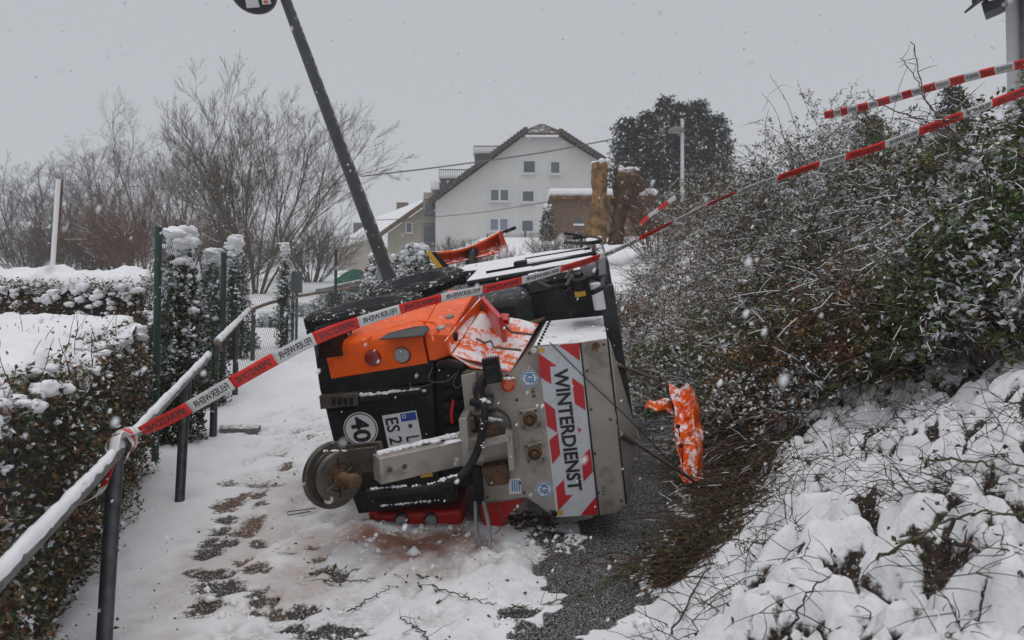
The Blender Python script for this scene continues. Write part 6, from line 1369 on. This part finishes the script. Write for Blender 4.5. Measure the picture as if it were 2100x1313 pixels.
tape([(288,886,3.78),(385,838,3.80),(500,772,3.83),(640,697,3.88),(770,650,3.95),(900,613,4.05),(1060,578,4.2),(1240,523,4.4),(1380,455,4.6),(1500,399,4.75),(1650,347,4.9),(1800,302,5.0),(1950,245,5.1),(2120,180,5.2),(2420,65,5.4)],
     [290,388,475,563,645,735,820,905,990,1070,1150,1230,1310,1380,1450,1510,1595,1680,1735,1815,1885,1975,2035,2115,2190,2270,2345,2415], 'red and white barrier tape stretched from the handrail across the overturned truck', True, wf)
tape([(1690,237,9.2),(1780,217,9.0),(1900,182,8.6),(2000,155,8.2),(2120,125,7.8),(2420,45,7.2)], [1690,1710,1724,1738,1758,1780,1800,1825,1850,1870,1893,1918,1948,1978,2010,2040,2080,2112,2150,2190,2235,2280,2330,2380,2415], 'upper red and white barrier tape running to the white house', True, lambda px: (.085, .35, .002), True, False)
tape([(1312,462,12.0),(1330,444,11.8),(1350,430,11.6),(1370,415,11.4),(1386,404,11.2)], [1312,1330,1350,1370,1386], 'short far piece of barrier tape at the shrub beside the stump', True, lambda px: (.06, .3, .002), False)
# knot and loose end of the tape at the rail
kn = empty('tape_knot', at(255, 915, 3.6)); tag(kn, 'barrier tape wound and knotted round the snowy handrail', 'barrier tape'); inv = Matrix.Translation(-kn.location)
yk = 3.66; rc = Vector((rail_x(yk), yk, rz(0, yk))); dk_ = Vector((-.245, 1, SLOPE)).normalized(); s1_ = dk_.cross(Vector((0, 0, 1))).normalized(); u1_ = s1_.cross(dk_)
for j in range(3):
    def wrap(u, v, j=j): t = 2*math.pi*u; return rc + dk_*(-.06+.05*j + .05*(v-.5) + .03*math.sin(t)) + (s1_*math.cos(t) + u1_*math.sin(t))*(.044 + .005*math.sin(5*t+j) + (.028 if math.sin(t) > .2 else 0)*math.sin(t))
    mb = MB(); mb.grid(wrap, 24, 3); o = mb.build('wrap', M['tape_white' if j != 1 else 'tape_red'], kn, ang=80, solid=.001); o.matrix_parent_inverse = inv
def ribbon(pp, w, mat):
    P = smooth_path([at(*q) for q in pp], 6); mb = MB(); m = len(P)
    def fn(u, v): i = min(int(u*(m-1)), m-1); return P[i] + Vector((w*(v-.5)*.9, 0, w*(v-.5)*.45))
    mb.grid(fn, m-1, 3); o = mb.build('loose_end', M[mat], kn, ang=80, solid=.001); o.matrix_parent_inverse = inv
ribbon([(288,886,3.76),(262,895,3.62),(240,893,3.5),(232,930,3.45)], .05, 'tape_white'); ribbon([(232,945,3.42),(222,975,3.38),(212,998,3.34)], .03, 'tape_red'); ribbon([(212,998,3.34),(200,1015,3.30),(165,1035,3.2)], .04, 'tape_white')

# ------------------------------------------------------------------ falling snow
k = 15000; Y = .6 + 22.5*rng.random(k)**.8; P = np.stack([rng.uniform(-1.02, 1.02, k)*(Y + .8), Y, CAM_Z + rng.uniform(-.33, .75, k)*Y], -1)
P = P[P[:, 2] > base_z(P[:, 0], P[:, 1]) + .1]; k = len(P)
t_ = MB().ball((0, 0, 0), 1, 6, 4); tv = np.array(t_.v); of = np.array([q[:3] for q in t_.f] + [(q[0], q[2], q[3]) for q in t_.f if len(q) == 4])
r = .0011 + rng.gamma(2, .0007, k); r = np.minimum(r, .0030 + .0006*P[:, 1]) * (1 + .03*P[:, 1]); V = tv[None]*rng.uniform(.65, 1.3, (k, len(tv), 1))*r[:, None, None]; V[..., 2] *= 1.35; V[..., 0] += V[..., 2]*.35; V += P[:, None]
tag(link('falling_snow', np_mesh('falling_snow', V.reshape(-1, 3), (of[None] + len(tv)*np.arange(k)[:, None, None]).reshape(-1, 3), smooth=True), M['snow']), 'snowflakes drifting down through the air', 'snowflakes', kind='stuff')

# ------------------------------------------------------------------ snow-filled air
mb = MB(); mb.box(-150, 150, -24, 160, -5, 24); hz = mb.build('haze', None, None, smooth=False); m = bpy.data.materials.new('haze'); m.use_nodes = True; n = m.node_tree; n.nodes.clear()
ov = n.nodes.new('ShaderNodeOutputMaterial'); pv = n.nodes.new('ShaderNodeVolumePrincipled'); pv.inputs['Color'].default_value = (.99, .99, 1, 1); pv.inputs['Density'].default_value = .0016; pv.inputs['Anisotropy'].default_value = .2
n.links.new(pv.outputs[0], ov.inputs['Volume']); hz.data.materials.append(m); tag(hz, kind='stuff')
